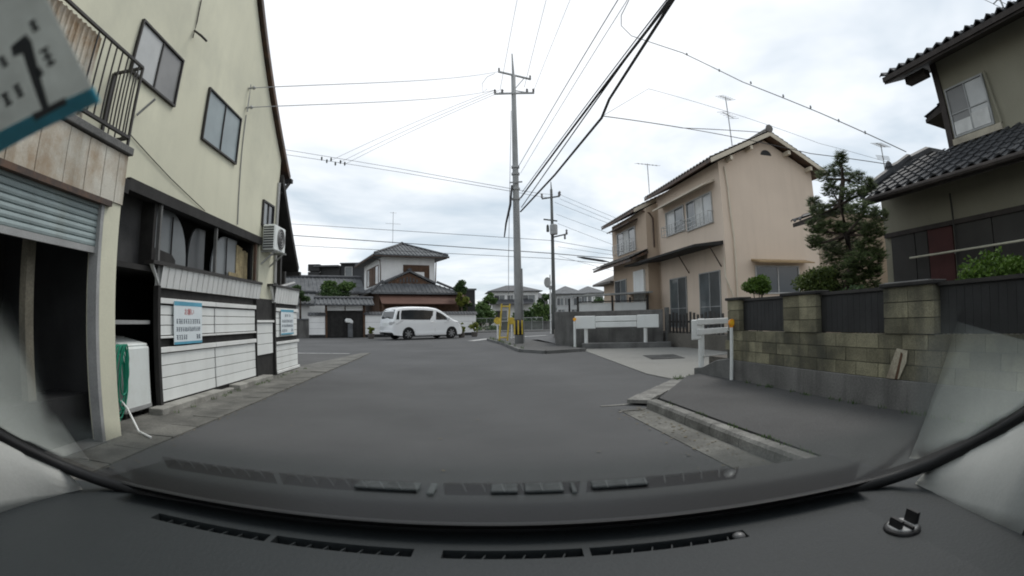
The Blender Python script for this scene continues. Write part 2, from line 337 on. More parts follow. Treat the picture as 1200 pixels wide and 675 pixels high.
def leaves(mb, clumps, n, size, seed=1, flat=0.0, aspect=0.6):
    rg = random.Random(seed); tot = sum(c[3] if len(c) > 3 else c[1][0]*c[1][1]*c[1][2] for c in clumps); 
    for c in clumps:
        k = max(3, int(n*(c[3] if len(c) > 3 else c[1][0]*c[1][1]*c[1][2])/tot)); cen = Vector(c[0]); rr = c[1]
        for _ in range(k):
            while True:
                p = Vector((rg.uniform(-1,1), rg.uniform(-1,1), rg.uniform(-1,1)))
                if p.length <= 1: break
            p = p*(0.55+0.45*rg.random()) if p.length > 0 else p
            q = cen + Vector((p.x*rr[0], p.y*rr[1], p.z*rr[2]))
            d = Vector((rg.uniform(-1,1), rg.uniform(-1,1), rg.uniform(-1,1)+flat)).normalized(); a = d.orthogonal().normalized()
            a = Matrix.Rotation(rg.uniform(0, 6.28), 3, d) @ a; b = d.cross(a); s = size*rg.uniform(0.6, 1.4)
            mb.add([q-a*s, q-b*s*aspect, q+a*s, q+b*s*aspect], [(0,1,2,3)])
def clumps_in(cx, cy, cz, rx, ry, rz, n, r0, seed):
    rg = random.Random(seed); out_ = []
    for _ in range(n):
        while True:
            p = Vector((rg.uniform(-1,1), rg.uniform(-1,1), rg.uniform(-1,1)))
            if p.length <= 1: break
        s = r0*rg.uniform(0.6, 1.3)
        out_.append(((cx+p.x*rx, cy+p.y*ry, cz+p.z*rz), (s, s, s*0.75)))
    return out_
def tree(name, label, loc, trunk, clumps, nleaf, size, lm, seed=1, group=None, cat='tree', limbs=True, bark_m=None):
    r = root(name, label, cat, loc, group); mb = MB()
    if trunk:
        pts, rad = trunk; mb.tube(pts, rad, 8)
        if limbs:
            top = Vector(pts[-1])
            for c in clumps[::max(1, len(clumps)//10)]:
                c0 = Vector(c[0]); base = min((Vector(p) for p in pts[1:]), key=lambda p: (p-c0).length)
                mid = (base+c0)/2 + Vector((0,0,-0.05)); mb.tube([base, mid, c0], [rad[-1]*0.8, rad[-1]*0.55, rad[-1]*0.25], 5)
        mb.build('trunk', bark_m or bark, r, smooth=True)
    lb = MB(); leaves(lb, clumps, nleaf, size, seed); lb.build('crown', lm, r); return r
def glyphs(mb, x, z, n, h, adv, y, seed, th=0.002):
    """a row of n small strokes-built characters, local x/z plane facing -y"""
    rg = random.Random(seed)
    for i in range(n):
        gx = x + i*adv; wg = adv*0.8
        for k in range(3): zz_ = z + h*(0.12+0.36*k); a = rg.uniform(0, .3)*wg; b = wg*rg.uniform(.7, 1.0); mb.box((gx+a, y-th, zz_), (gx+b, y, zz_+h*0.13))
        for k in range(2): xx = gx + wg*rg.uniform(0.1, 0.8); mb.box((xx, y-th*1.5, z+h*rg.uniform(0, .2)), (xx+wg*0.13, y, z+h*rg.uniform(.7, 1)))
def text_mesh(txt, size, T, mt, parent, name='lettering', ext=0.001):
    cu = bpy.data.curves.new('t', 'FONT'); cu.body = txt; cu.size = size; cu.extrude = ext; cu.align_x = 'CENTER'
    ob = bpy.data.objects.new('t', cu); COL.objects.link(ob); dg = bpy.context.evaluated_depsgraph_get(); me = bpy.data.meshes.new_from_object(ob.evaluated_get(dg))
    bpy.data.objects.remove(ob); me.materials.clear(); me.materials.append(mt)
    off = ORG[parent.name]; me.transform(Matrix.Translation(-off) @ T)
    o = bpy.data.objects.new(name, me); COL.objects.link(o); o.parent = parent; ORG[o.name] = off; o['kind'] = 'stuff'; return o

# ================================================================== SETTING
sheet('ground', [(-300,-200),(300,-200),(300,500),(-300,500)], -0.06, earth)
sheet('road', [(-16,-25),(30,-25),(30,47),(-40,47),(-40,12),(-16,12)], 0.0, asphalt)
sheet('parking_apron', [(-16,13.6),(-3.75,13.6),(-3.75,18.6),(-5.9,18.95),(-16,19.4)], 0.004, asphalt2)
# gutter covers along the left edge
gut = struct(slab('gutter', [(-4.25,-6),(-3.52,-6),(-3.52,19.0),(-4.25,13.6)], -0.02, 0.012, concrete_g))
gm = MB(); gm.box((-0.2,-0.29,-0.03), (0.2,0.29,0.02)); slab_me = data(gm, 'gutter_slab', concrete_g)
for k in range(36):
    y = -2 + 0.6*k; piece(slab_me, 'gutter_slab', gut, (-3.30 + random.uniform(-.006,.006), y, random.uniform(-.003,.005)), random.uniform(-.008,.008))
lm = MB(); lm.box((-6.6,18.93,0.004), (-3.9,19.05,0.009)); struct(lm.build('road_line', linew))
ln = MB(); p0 = gnd(552,399.5); p1 = gnd(572,397); p2 = gnd(600,395.2); p3 = gnd(640,393)
for a, b in ((p0,p1),(p1,p2),(p2,p3)): 
    d = (b-a).normalized(); s_ = d.cross(Vector((0,0,1)))*0.22; ln.add([a-s_+Vector((0,0,.006)), b-s_+Vector((0,0,.006)), b+s_+Vector((0,0,.006)), a+s_+Vector((0,0,.006))], [(0,1,2,3)])
struct(ln.build('road_line', linew))
ln = MB(); ln.box((2.1,6.85,.004),(2.6,6.93,.009)); ln.box((2.2,6.35,.004),(2.55,6.42,.008)); struct(ln.build('road_line', concrete_k))
# right pavement with kerb
walk = struct(slab('pavement', [(2.79,-8),(4.9,-8),(4.9,9.0),(4.42,8.75),(2.90,6.62)], -0.02, 0.115, walkmat))
gm = MB(); gm.box((-0.075,-0.297,-0.04), (0.075,0.297,0.0)); 
kb = MB(); kb.prism([(-0.085,-0.297,-0.14),(0.075,-0.297,-0.14),(0.075,-0.297,0.0),(-0.05,-0.297,0.0),(-0.075,-0.297,-0.03)], (0,0.594,0)); kerb_me = data(kb, 'kerb_stone', concrete_k)
for k in range(23): piece(kerb_me, 'kerb_stone', walk, (2.735, -7.0+0.6*k, 0.122+random.uniform(-.003,.003)), random.uniform(-.006,.006))
# dropped kerb running back from the corner to the wall
a = Vector((2.62,6.75,0)); b = Vector((4.36,8.95,0)); L_ = (b-a).length; ang = math.atan2(b.y-a.y, b.x-a.x)
dk = MB(); n_ = 5; seg = L_/n_; dk.box((0.005,-0.17,-0.05),(seg-0.005,0.17,0.0)); dk_me = data(dk, 'kerb_stone', concrete_k)
for k in range(n_): piece(dk_me, 'kerb_stone', walk, a + (b-a)*(k/n_) + Vector((0,0,0.085-0.014*k)), ang + random.uniform(-.01,.01))
# gutter slab in front of the kerb
gp = struct(slab('gutter_apron', [(2.25,-8),(2.64,-8),(2.64,6.5),(2.25,6.5)], -0.02, 0.008, concrete_g))
# driveway over the culvert
drv = struct(slab('driveway', [(4.90,17.6),(4.2,10.3),(4.3,9.2),(4.95,9.3),(5.2,9.5),(9.0,12.5),(9.0,17.3),(8.3,18.2),(5.0,19.4)], -0.02, 0.02, mat('concrete_drive', (0.22, 0.217, 0.20), 0.92, 0.12, 0.5, 0.2, 60, 0.3, dirt=(0.13, 0.128, 0.118), dirt_amt=0.5, dscale=0.5)))
gr = root('drain_grate', 'dark square drain grate set in the pale concrete driveway', 'grate', (6.3,14.1,0.02)); mbg = MB(TR(6.3,14.1,0,-12)); mbg.box((-.5,-.75,.022),(.5,.75,.03)); mbg.build('grate_pan', blackm, gr)
for k in range(10): q = MB(TR(6.3,14.1,0,-12)); q.box((-.48,-.72+.15*k,.031),(.48,-.66+.15*k,.04)); q.build('bar', concrete_d, gr)
# corner pavement round the pole
isl = [gnd(x,y) for x,y in ((572,399),(590,404),(610,412.5),(640,414.5),(686,411.5),(668,408.5),(650,405.5),(630,402),(612,398),(590,396.6))]
struct(slab('corner_pavement', [(p.x,p.y) for p in isl], -0.02, 0.10, asphalt2, bevel=0.02))
kw = root('corner_kerb', 'low grey kerb edging the corner pavement round the concrete pole', 'kerb', (2.5,22,0))
for i in range(4):
    a, b = isl[i], isl[i+1]; n_ = max(1, int((b-a).length/0.8))
    for k in range(n_):
        p, q = a+(b-a)*(k/n_), a+(b-a)*((k+1)/n_); e = (q-p)*0.01; mb = MB(); mb.bar(p+e+Vector((0,0,.05)), q-e+Vector((0,0,.05)), 0.16, 0.13); mb.build('kerb_stone', concrete_d, kw)
dt = [gnd(x,y) for x,y in ((622,398.2),(652,396.5),(652,406),(640,402.5))]
sheet('ditch_bed', [(p.x,p.y) for p in dt], 0.108, blackm)
# raised plots
struct(slab('garden_plot', [(5.05,-8),(22,-8),(22,9.0),(5.05,9.0)], -0.02, 0.45, earth))
struct(slab('house_plot', [(9.0,9.6),(26,9.6),(26,30),(6.2,30),(5.2,21.4),(8.75,19.5)], -0.02, 0.55, earth))
struct(slab('far_pavement', [(-40,46),(60,46),(60,49),(-40,49)], -0.03, 0.08, concrete_d))

# ================================================================== LEFT BUILDING (gabled workshop)
WX = -4.2
wb = root('workshop_building', 'tall cream stucco gabled building with steep dark-edged roof on the left', 'building', (-6.5,7.0,0))
TL = TR(WX,0,0,90)                 # local x = +Y, local -y = +X (outward)
mb = MB()
gab = [(11.5,3.02),(11.5,5.15),(8.55,7.85),(5.6,10.4),(2.7,7.85),(-0.3,5.15),(-0.3,3.02)]
mb.prism([(WX,y,z) for y,z in gab], (-0.18,0,0)); mb.build('wall', stucco_y, wb)
mb = MB(); mb.box((WX-5.5,-0.3,3.02),(WX-5.3,11.5,5.2)); mb.box((WX-5.3,11.36,0.0),(WX-0.18,11.5,5.15)); mb.box((WX-0.18,10.42,0.0),(WX,11.5,3.018)); mb.build('wall', stucco_y, wb)
# roof slabs with thin dark barge
mb = MB()
for (y0,z0,y1,z1) in ((12.0,4.84,8.55,7.98),(8.55,7.98,5.6,10.55),(5.6,10.55,2.7,7.98),(2.7,7.98,-0.8,4.84)):
    mb.prism([(WX+0.07,y0,z0-.04),(WX+0.07,y1,z1-.04),(WX+0.07,y1,z1+.06),(WX+0.07,y0,z0+.06)], (-6.0,0,0))
rf = mb.build('roof', brownmetal, wb)
for (y0,z0,y1,z1) in ((12.03,4.80,8.55,7.94),(8.55,7.94,5.6,10.5)):
    mb = MB(); mb.prism([(WX+0.072,y0,z0-.05),(WX+0.072,y1,z1-.05),(WX+0.072,y1+.03,z1+.09),(WX+0.072,y0+.03,z0+.09)], (0.03,0,0)); mb.build('barge_board', brownmetal, rf)
mb = MB(); mb.box((WX+0.16,11.95,4.70),(WX-6,12.10,4.80)); mb.tube([(WX+0.1,12.02,4.72),(WX+0.05,11.75,4.45),(WX-0.02,11.58,4.3),(WX-0.02,11.58,2.2)],0.045,8); mb.build('gutter_pipe', blackwood, rf)
mb = MB(); mb.tube([(WX+0.03,11.42,4.55),(WX+0.04,11.42,2.15),(WX+.04,11.6,2.05),(WX+.04,12.9,2.25)],0.04,8); mb.build('downpipe', alu, wb)
# lean-to roof beyond
mb = MB(); mb.prism([(WX+0.1,11.52,4.55),(WX+0.1,13.1,2.55),(WX+0.1,13.16,2.68),(WX+0.1,11.52,4.78)], (-5,0,0)); mb.box((WX-4.8,11.55,0.0),(WX-0.6,12.7,2.9)); mb.build('lean_to_roof', blackwood, wb)
mb = MB(); mb.box((WX+0.15,13.05,2.46),(WX-5,13.2,2.56)); mb.build('gutter_pipe', blackwood, wb)
for y,z in ((11.95,2.9),(12.3,2.5)): mb = MB(); mb.bar((WX-.05,y,z),(WX-.05,y,2.05),.1,.1); mb.build('bracket', darkmetal, wb)
# windows
window(wb, TL, 7.33,8.78,4.25,5.14,2,darkmetal,[gl_frost,gl_frost],0.03,0.05)
window(wb, TL, 5.02,6.25,4.40,5.13,2,darkmetal,[gl_lite,gl_grey],0.03,0.05)
window(wb, TL, 10.50,11.14,3.38,3.88,2,darkmetal,[gl_mid,gl_dark],0.04,0.05)
mb = MB(); mb.tube([(WX+.015,9.05,5.35),(WX+.015,9.06,4.6),(WX+.015,9.1,4.0),(WX+.015,9.16,3.12)],0.011,6); mb.build('cable', cableg, wb)
mb = MB(); mb.tube([atx(152,157,WX+.02),atx(200,209,WX+.02),atx(240,247,WX+.02)],0.007,6); mb.build('cable', blackwood, wb)
mb = MB(); mb.tube([atx(236,0,WX+.02),atx(231,25,WX+.02),atx(226,44,WX+.02)],0.012,6); mb.tube([atx(228,36,WX+.02),atx(236,42,WX+.2),atx(242,48,WX+.2)],0.02,6); mb.build('cable_clamp', darkmetal, wb)
mb = MB(); mb.tube([(WX,9.0,5.93),(WX+.12,9.0,5.93)],.02,6); mb.tube([(WX,9.02,5.5),(WX+.12,9.02,5.5)],.02,6); mb.tube([(WX+.05,8.98,6.0),(WX+.06,8.97,5.7),(WX+.05,9.0,5.4)],.014,6)
mb.lathe((WX+.12,9.0,5.93),[(.03,-.03),(.045,0),(.03,.03)],8); mb.lathe((WX+.12,9.02,5.5),[(.03,-.03),(.045,0),(.03,.03)],8); mb.build('wire_bracket', galv, wb)
mb = MB(); mb.tube([atx(160,135,WX+.02),atx(182,116,WX+.25)],0.018,6); mb.build('bracket', galv, wb)
# recessed bay
mb = MB(); mb.box((WX+.06,5.4,2.90),(WX-.12,10.44,3.06)); mb.box((WX+.06,4.75,2.84),(WX-.9,5.4,3.02)); mb.build('eave_beam', blackwood, wb)
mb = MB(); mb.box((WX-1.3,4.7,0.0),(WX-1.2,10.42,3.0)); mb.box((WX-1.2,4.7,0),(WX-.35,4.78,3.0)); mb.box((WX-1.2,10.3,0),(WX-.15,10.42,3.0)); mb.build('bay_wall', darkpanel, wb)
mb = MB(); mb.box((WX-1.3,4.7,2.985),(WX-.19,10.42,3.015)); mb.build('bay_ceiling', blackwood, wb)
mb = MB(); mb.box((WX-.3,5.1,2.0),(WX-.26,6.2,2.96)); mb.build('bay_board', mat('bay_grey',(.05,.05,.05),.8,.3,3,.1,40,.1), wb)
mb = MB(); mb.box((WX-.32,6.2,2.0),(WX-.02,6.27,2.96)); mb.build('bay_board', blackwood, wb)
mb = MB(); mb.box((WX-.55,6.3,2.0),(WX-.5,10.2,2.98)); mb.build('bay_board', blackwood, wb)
mb = MB(); mb.box((WX-1.2,4.8,1.93),(WX+.02,10.3,2.0)); mb.build('bay_shelf', blackwood, wb)
for y,h in ((6.33,.022),(8.25,.02),(10.2,.03)):
    mb = MB(); mb.box((WX-.03,y-h,2.0),(WX+.03,y+h,2.9)); mb.build('post', brownmetal if y > 10 else mat('post_grey',(.13,.13,.125),.6,.2,4,.1,60,.05), wb)
gl_bay = glassy('pane_bay',(.17,.185,.19),.3,.35); gl_bay2 = glassy('pane_bay_dark',(.07,.075,.078),.3,.35)
def arch(y0,y1,z0,z1,x,mt,side):
    """glass sheet, one upper corner cut to a curve"""
    pts = []
    for k in range(11):
        t = math.pi/2*k/10; pts.append((x, y0+(y1-y0)*(.45+.55*math.sin(t)), z0+(z1-z0)*(.12+.88*math.cos(t)**.8)))
    pts = [(x,y0,z0),(x,y0,z1)] + pts + [(x,y1,z0)]
    if side < 0: pts = [(p[0],y0+y1-p[1],p[2]) for p in pts]
    mb = MB(); mb.prism(pts, (-.03,0,0)); return mb.build('arched_panel', mt, wb)
a1 = arch(6.36,7.46,2.0,2.93,WX-.16,gl_bay,1); a2 = arch(7.6,8.2,2.0,2.84,WX-.2,gl_bay2,-1); a3 = arch(8.42,9.55,2.0,2.86,WX-.16,gl_bay,-1)
for par,y in ((a1,6.93),(a3,9.02)): mb = MB(); mb.box((WX-.15,y,2.0),(WX-.13,y+.018,2.84)); mb.build('glazing_bar', blackwood, par)
mb = MB(); mb.prism([(WX-.1,6.38,2.0),(WX-.1,7.02,2.0),(WX-.1,7.02,2.18),(WX-.1,6.9,2.26),(WX-.1,6.38,2.30)],(-.02,0,0)); mb.build('bay_board', blackwood, wb)
for k in range(6):
    mb = MB(); y = 9.52+.1*k; mb.box((WX-.18,y,2.0),(WX-.14,y+.085,2.72+random.uniform(-.05,.06))); mb.build('plank', oldwood, wb)
mb = MB(); mb.box((WX-.12,9.1,2.0),(WX-.1,9.5,2.2)); mb.build('plank', oldwood, wb)
# corrugated white skirt bands
def skirt(y0,y1,z0,z1,flare):
    mb = MB(); n_ = int((y1-y0)/0.19); st = (y1-y0)/n_
    for k in range(n_):
        a = y0+k*st; x = WX+.06
        for (u0,u1,d) in ((0,.82,0.016),(.82,1.0,0.0)):
            mb.add([(x+d,a+u0*st,z0),(x+d,a+u1*st,z0),(x+d+.05,a+u1*st - flare*(1-k/n_)*0.0,z1),(x+d+.05,a+u0*st,z1)],[(0,1,2,3)])
        mb.add([(x+.016,a+.82*st,z0),(x,a+.82*st,z0),(x+.05,a+.82*st,z1),(x+.066,a+.82*st,z1)],[(0,1,2,3)])
        mb.add([(x+.016,a+st,z0),(x,a+st,z0),(x+.05,a+st,z1),(x+.066,a+st,z1)],[(0,1,2,3)])
    mb.box((WX-.02,y0,z0),(WX+.05,y1,z1)); mb.prism([(WX+.04,y0+.02,z0),(WX+.04,y0-.25,z1),(WX+.1,y0-.25,z1),(WX+.06,y0+.02,z0)],(0,0.03,0))
    o = mb.build('corrugated_skirt', white, wb); b2 = MB(); b2.box((WX-.02,y0-.3,z1),(WX+.15,y1,z1+.05)); b2.build('trim', darkmetal, o)
skirt(6.32,10.32,1.73,2.03,0.25); skirt(11.28,13.14,1.68,2.05,0)
# white boarded panels: each board a part
PX = -4.15
def boards(y0,y1,z0,z1,n):
    h = (z1-z0)/n
    for k in range(n):
        mb = MB(); mb.box((PX-.02,y0+.012,z0+k*h+.005),(PX+random.uniform(0,.004),y1-.012,z0+(k+1)*h-.006)); mb.build('board', white_cl, wb, bevel=.003)
def rail(y0,y1,z0,z1):
    mb = MB(); mb.box((PX-.02,y0,z0),(PX+.035,y1,z1)); mb.build('rail', white, wb, bevel=.004)
for y0,y1 in ((6.33,8.17),(8.19,10.12)):
    boards(y0,y1,1.06,1.49,3); boards(y0,y1,1.49,1.51,1) if False else None
    rail(y0,y1,1.51,1.585); boards(y0,y1,.12,.81,4); rail(y0,y1,.82,.895); rail(y0,y1,1.02,1.05)
boards(10.2,11.24,.53,1.22,3); rail(10.18,11.26,1.23,1.28)
boards(11.42,13.14,.88,1.48,4); rail(11.4,13.16,1.49,1.57); boards(11.42,13.16,.1,.70,4); rail(11.4,13.22,.71,.77); rail(11.4,13.24,.03,.09)
mb = MB(); mb.box((PX-.08,6.3,0),(PX-.03,13.2,1.75)); mb.box((PX-.03,6.24,0.0),(PX+.05,6.31,1.75)); mb.box((PX-.03,10.13,.0),(PX+.03,10.17,1.7)); mb.box((PX-.03,11.3,0),(PX+.03,11.38,1.7)); mb.build('backing_frame', blackwood, wb)
mb = MB(); mb.box((PX-.6,13.18,0.05),(PX-.08,13.22,1.7)); mb.box((PX-.04,13.1,0),(PX+.0,13.15,.05)); mb.build('side_panel', white, wb)
mb = MB(); mb.box((PX-.9,10.45,2.03),(PX-.1,11.28,2.06)); mb.build('ledge', darkmetal, wb)
mb = MB(); mb.box((PX-.02,6.0,0),(PX+.22,8.1,.10)); mb.box((PX-.02,8.75,0),(PX+.22,10.6,.10)); mb.box((PX-.1,8.1,0),(PX+.1,8.75,.05)); mb.build('plinth', concrete, wb, bevel=.01)
# shelf beside the appliance
mb = MB(); mb.box((WX-1.1,4.9,1.22),(WX-.02,6.2,1.27)); mb.build('shelf', galv, wb)
# signs
def notice(y0,y1,z0,z1,label,seed):
    r = root('notice_board', label, 'sign', (PX+.01,(y0+y1)/2,z0)); x = PX+.045; w_ = y1-y0; h = z1-z0
    mb = MB(); mb.box((x-.006,y0,z0),(x,y1,z1)); mb.build('sheet', signw, r)
    T = TR(x,y0,z0,90)
    for z0_,z1_ in ((.90,1.0),(.0,.06)): mb = MB(T); mb.box((.005,-.002,h*z0_),(w_-.005,0,h*z1_)); mb.build('border_band', bluem, r)
    if seed == 1: text_mesh('お願い', h*.17, T @ Matrix.Translation((w_*.52,-.0015,h*.70)) @ Matrix.Rotation(R(90),4,'X'), redink, r)
    else:
        mb = MB(T); glyphs(mb, w_*.3, h*.70, 3, h*.11, w_*.15, 0, 5); mb.build('lettering', navy, r)['kind'] = 'stuff'
    mb = MB(T); glyphs(mb, w_*.08, h*.47, 11, h*.125, w_*.078, 0, seed); mb.build('lettering', navy, r)['kind'] = 'stuff'
    mb = MB(T); glyphs(mb, w_*.08, h*.29, 13, h*.115, w_*.066, 0, seed+3); mb.build('lettering', navy, r)['kind'] = 'stuff'
    mb = MB(T); glyphs(mb, w_*.08, h*.10, 5, h*.12, w_*.078, 0, seed+5); glyphs(mb, w_*.78, h*.10, 2, h*.12, w_*.09, 0, seed+7); mb.build('lettering', navy, r)['kind'] = 'stuff'
notice(6.70,7.62,.92,1.555,'large blue-bordered white notice with red heading on the nearer white boards',1)
notice(11.70,12.72,.93,1.54,'smaller-looking blue-bordered notice on the farther white boards below the lean-to roof',2)
# air conditioner
ac = root('air_conditioner', 'white air conditioner outdoor unit bracketed high on the cream wall', 'air conditioner', (WX+.2,11.0,2.75))
mb = MB(); mb.box((WX+.06,10.46,2.80),(WX+.34,11.22,3.36)); mb.build('casing', whiteapp, ac, bevel=.015)
mb = MB(); mb.lathe((WX+.341,10.90,3.08),[(.24,0),(.24,.01)],24,(1,0,0)); mb.build('fan_opening', darkpanel, ac)
for rr_ in (.23,.17,.11,.05):
    mb = MB(); pts = [(WX+.357,10.90+rr_*math.cos(t*math.pi/12),3.08+rr_*math.sin(t*math.pi/12)) for t in range(25)]; mb.tube(pts,.007,5,False); mb.build('guard_ring', alu, ac)
mb = MB(); mb.box((WX+.342,10.50,2.9),(WX+.344,10.62,3.3)); mb.build('side_panel', whiteapp, ac)
for k in range(9):
    mb = MB(); mb.box((WX+.08,10.452,2.84+.055*k),(WX+.32,10.459,2.87+.055*k)); mb.build('grille_slat', darkpanel, ac)
for y in (10.56,11.12): mb = MB(); mb.bar((WX,y,2.778),(WX+.4,y,2.778),.04,.04); mb.bar((WX,y,2.5),(WX+.35,y,2.785),.03,.03); mb.build('bracket', galv, ac)
# washing machine + hose
wm = root('washing_machine', 'white top-loading washing machine beside the cream garage post', 'washing machine', (-4.45,5.8,0))
mb = MB(); mb.box((-4.8,5.50,.08),(-4.2,6.15,.93)); mb.build('cabinet', whiteapp, wm, bevel=.03, seg=2)
mb = MB(); mb.prism([(-4.8,5.52,.93),(-4.22,5.52,.93),(-4.22,5.52,.96),(-4.6,5.52,1.03),(-4.8,5.52,1.03)],(0,.61,0)); mb.build('lid', whiteapp, wm, bevel=.012)
mb = MB(); mb.box((-4.78,5.54,1.031),(-4.62,6.1,1.05)); mb.build('control_panel', alu, wm)
for x in (-4.74,-4.28):
    for y in (5.57,6.08): mb = MB(); mb.box((x-.03,y-.03,0.012),(x+.03,y+.03,.08)); mb.build('foot', darkmetal, wm)
mb = MB(); mb.box((-4.78,5.52,.1),(-4.19,6.13,.15)); mb.build('kick_plate', galv, wm)
ho = root('garden_hose', 'coiled green garden hose hanging beside the cream post', 'hose', (-3.85,4.95,0))
mb = MB(); rg = random.Random(5)
for k in range(6):
    zl = (.10,.20,.16,.34,.26,.42)[k]; cy = 4.90+.02*k; wd = .13-.012*k; pts = []
    for t in range(29):
        an = 2*math.pi*t/28; sh = math.sin(an); pts.append((-3.86+.04*math.cos(an)+.012*k+rg.uniform(-.004,.004), cy+wd*sh*(1.15-.25*math.cos(an))+rg.uniform(-.004,.004), (1.0+zl)/2+(1.0-zl)/2*math.cos(an)))
    mb.tube(pts,.0095,6,False)
mb.build('coil', hoseg, ho, smooth=True)
mb = MB(); mb.tube([(-3.88,4.98,.36),(-3.80,5.0,.27),(-3.70,4.98,.13),(-3.58,4.9,.04),(-3.46,4.84,.03),(-3.30,4.74,.03)],.014,8); mb.build('hose_end', white, ho, smooth=True)
mb = MB(); mb.tube([(-4.05,4.8,.98),(-3.9,4.9,1.0),(-3.86,4.9,1.0)],.012,6); mb.build('hook', galv, ho)

# ================================================================== GARAGE with balcony
GX = -3.72
ga = root('garage_building', 'weathered garage with half-raised grey shutter and rusty balcony at the left edge', 'garage', (-6,2,0))
mb = MB(); mb.box((GX-.2,4.42,0),(GX,4.74,3.1)); mb.build('post', stucco_y, ga, bevel=.012)
mb = MB(); mb.box((GX-.12,4.36,0),(GX+.012,4.415,2.46)); mb.build('shutter_guide', galv, ga)
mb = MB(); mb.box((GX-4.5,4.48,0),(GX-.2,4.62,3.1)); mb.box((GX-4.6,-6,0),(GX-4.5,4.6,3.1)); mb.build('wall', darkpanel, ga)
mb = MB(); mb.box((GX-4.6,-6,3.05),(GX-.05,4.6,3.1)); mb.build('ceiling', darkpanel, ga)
struct(slab('garage_floor', [(GX-4.5,-6),(GX+.05,-6),(GX+.05,4.40),(GX-4.5,4.40)], -.02, .02, concrete_d))
sl = MB(); sl.prism([(0.0,-4.0,0),(.012,-4.0,.008),(.016,-4.0,.03),(.012,-4.0,.055),(0,-4.0,.064),(-.01,-4.0,.064),(-.01,-4.0,0)],(0,4.0,0)); sl_me = data(sl,'slat',shuttermat)
for k in range(7): piece(sl_me,'slat',ga,(GX-.05,4.36,2.02+.0665*k))
mb = MB(); mb.box((GX-.07,.3,1.955),(GX-.03,4.36,2.018)); mb.build('bottom_rail', galv, ga)
mb = MB(); mb.box((GX-.15,-.5,2.46),(GX+.05,4.5,2.52)); mb.build('lintel', brownmetal, ga)
yb = 4.74
for k,wd in enumerate((.18,.26,.30,.34,.42,.40,.42,.42,.42,.42)):
    mb = MB(); mb.box((GX-.04,yb-wd+.006,2.525),(GX+.02+random.uniform(-.004,.006),yb-.004,3.085)); mb.build('fascia_board', rustwhite, ga, bevel=.004); yb -= wd
mb = MB(); mb.box((GX-.6,0,3.10),(GX+.06,4.78,3.19)); mb.build('balcony_slab', concrete_d, ga, bevel=.01)
bal = MB(); zt = 4.19
bal.bar((GX+.0,-.2,zt),(GX,4.70,zt),.035,.03); bal.bar((GX,4.70,zt),(GX-.46,4.70,zt),.035,.03)
bal.bar((GX,-.2,3.30),(GX,4.70,3.30),.04,.035); bal.bar((GX,4.70,3.30),(GX-.46,4.70,3.30),.04,.035)
bal.bar((GX,4.70,3.19),(GX,4.70,zt),.03,.03,(1,0,0)); bal.bar((GX-.46,4.70,3.19),(GX-.46,4.70,zt),.04,.04,(1,0,0))
bo = bal.build('balcony_railing', darkmetal, ga)
for k in range(24):
    if k*.125 < 1.0: mb = MB(); mb.box((GX-.008,4.62-.125*k,3.30),(GX+.008,4.604-.125*k,zt)); mb.build('baluster', darkmetal, bo)
for k in range(3): mb = MB(); mb.box((GX-.12-.12*k,4.692,3.3),(GX-.105-.12*k,4.708,zt)); mb.build('baluster', darkmetal, bo)
# corrugated screen inside the railing
sc_ = MB(); n_ = 44
for k in range(n_):
    a = 3.86-.09*k; sc_.add([(GX-.05,a,3.24),(GX-.05,a-.045,3.24),(GX-.05,a-.045,4.16),(GX-.05,a,4.16)],[(0,1,2,3)]); sc_.add([(GX-.05,a-.045,3.24),(GX-.03,a-.055,3.24),(GX-.03,a-.055,4.16),(GX-.05,a-.045,4.16)],[(0,1,2,3)])
    sc_.add([(GX-.03,a-.055,3.24),(GX-.03,a-.08,3.24),(GX-.03,a-.08,4.16),(GX-.03,a-.055,4.16)],[(0,1,2,3)]); sc_.add([(GX-.03,a-.08,3.24),(GX-.05,a-.09,3.24),(GX-.05,a-.09,4.16),(GX-.03,a-.08,4.16)],[(0,1,2,3)])
sc_.build('corrugated_screen', rustwhite, bo)
mb = MB(); mb.box((GX-.55,3.75,3.19),(GX-.5,3.95,4.6)); mb.box((GX-.55,4.15,3.19),(GX-.5,4.25,4.75)); mb.build('balcony_post', brownmetal, ga)
for px,wd in ((101,.055),(31,.06)):
    p_ = atx(px,400,-4.12); mb = MB(); mb.box((p_.x-.05,p_.y-wd,0.02),(p_.x+.05,p_.y+wd,3.05)); mb.build('inner_post', mat('post_wood',(.18,.165,.125),.85,.25,4,.2,40,.2), ga)
mb = MB(); mb.box((GX-.75,1.0,0.02),(GX-.26,4.47,.5)); mb.build('inner_step', darkpanel, ga)
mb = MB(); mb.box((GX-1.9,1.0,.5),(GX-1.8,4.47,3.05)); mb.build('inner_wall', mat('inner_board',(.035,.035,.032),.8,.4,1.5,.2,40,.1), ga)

# ================================================================== RIGHT: block wall
BX = 4.85
bw = root('block_garden_wall', 'mossy concrete block garden wall with pillars along the right pavement', 'wall', (5.0,4,0))
mb = MB(); mb.box((BX,-3,0.05),(BX+.28,7.75,.46)); mb.build('concrete_base', concrete_w, bw, bevel=.008)
mb = MB(); mb.box((BX+.03,-3,.46),(BX+.17,8.0,.975)); mb.build('mortar_core', mortar, bw)
blk = MB(); blk.box((-.075,-.193,-.082),(.075,.193,.082)); blk_me = data(blk,'block',blockmat)
blh = MB(); blh.box((-.075,-.096,-.082),(.075,.096,.082)); blh_me = data(blh,'block',blockmat)
for r_ in range(3):
    y = -2.6 + (.2 if r_ % 2 else 0)
    while y < 7.85:
        piece(blk_me,'block',bw,(BX+.09+random.uniform(-.004,.004),y,.548+.173*r_),random.uniform(-.004,.004)); y += .394
PILS = [(7.52,7.91),(5.47,6.25),(3.40,4.18),(1.30,2.08),(-.7,.08)]
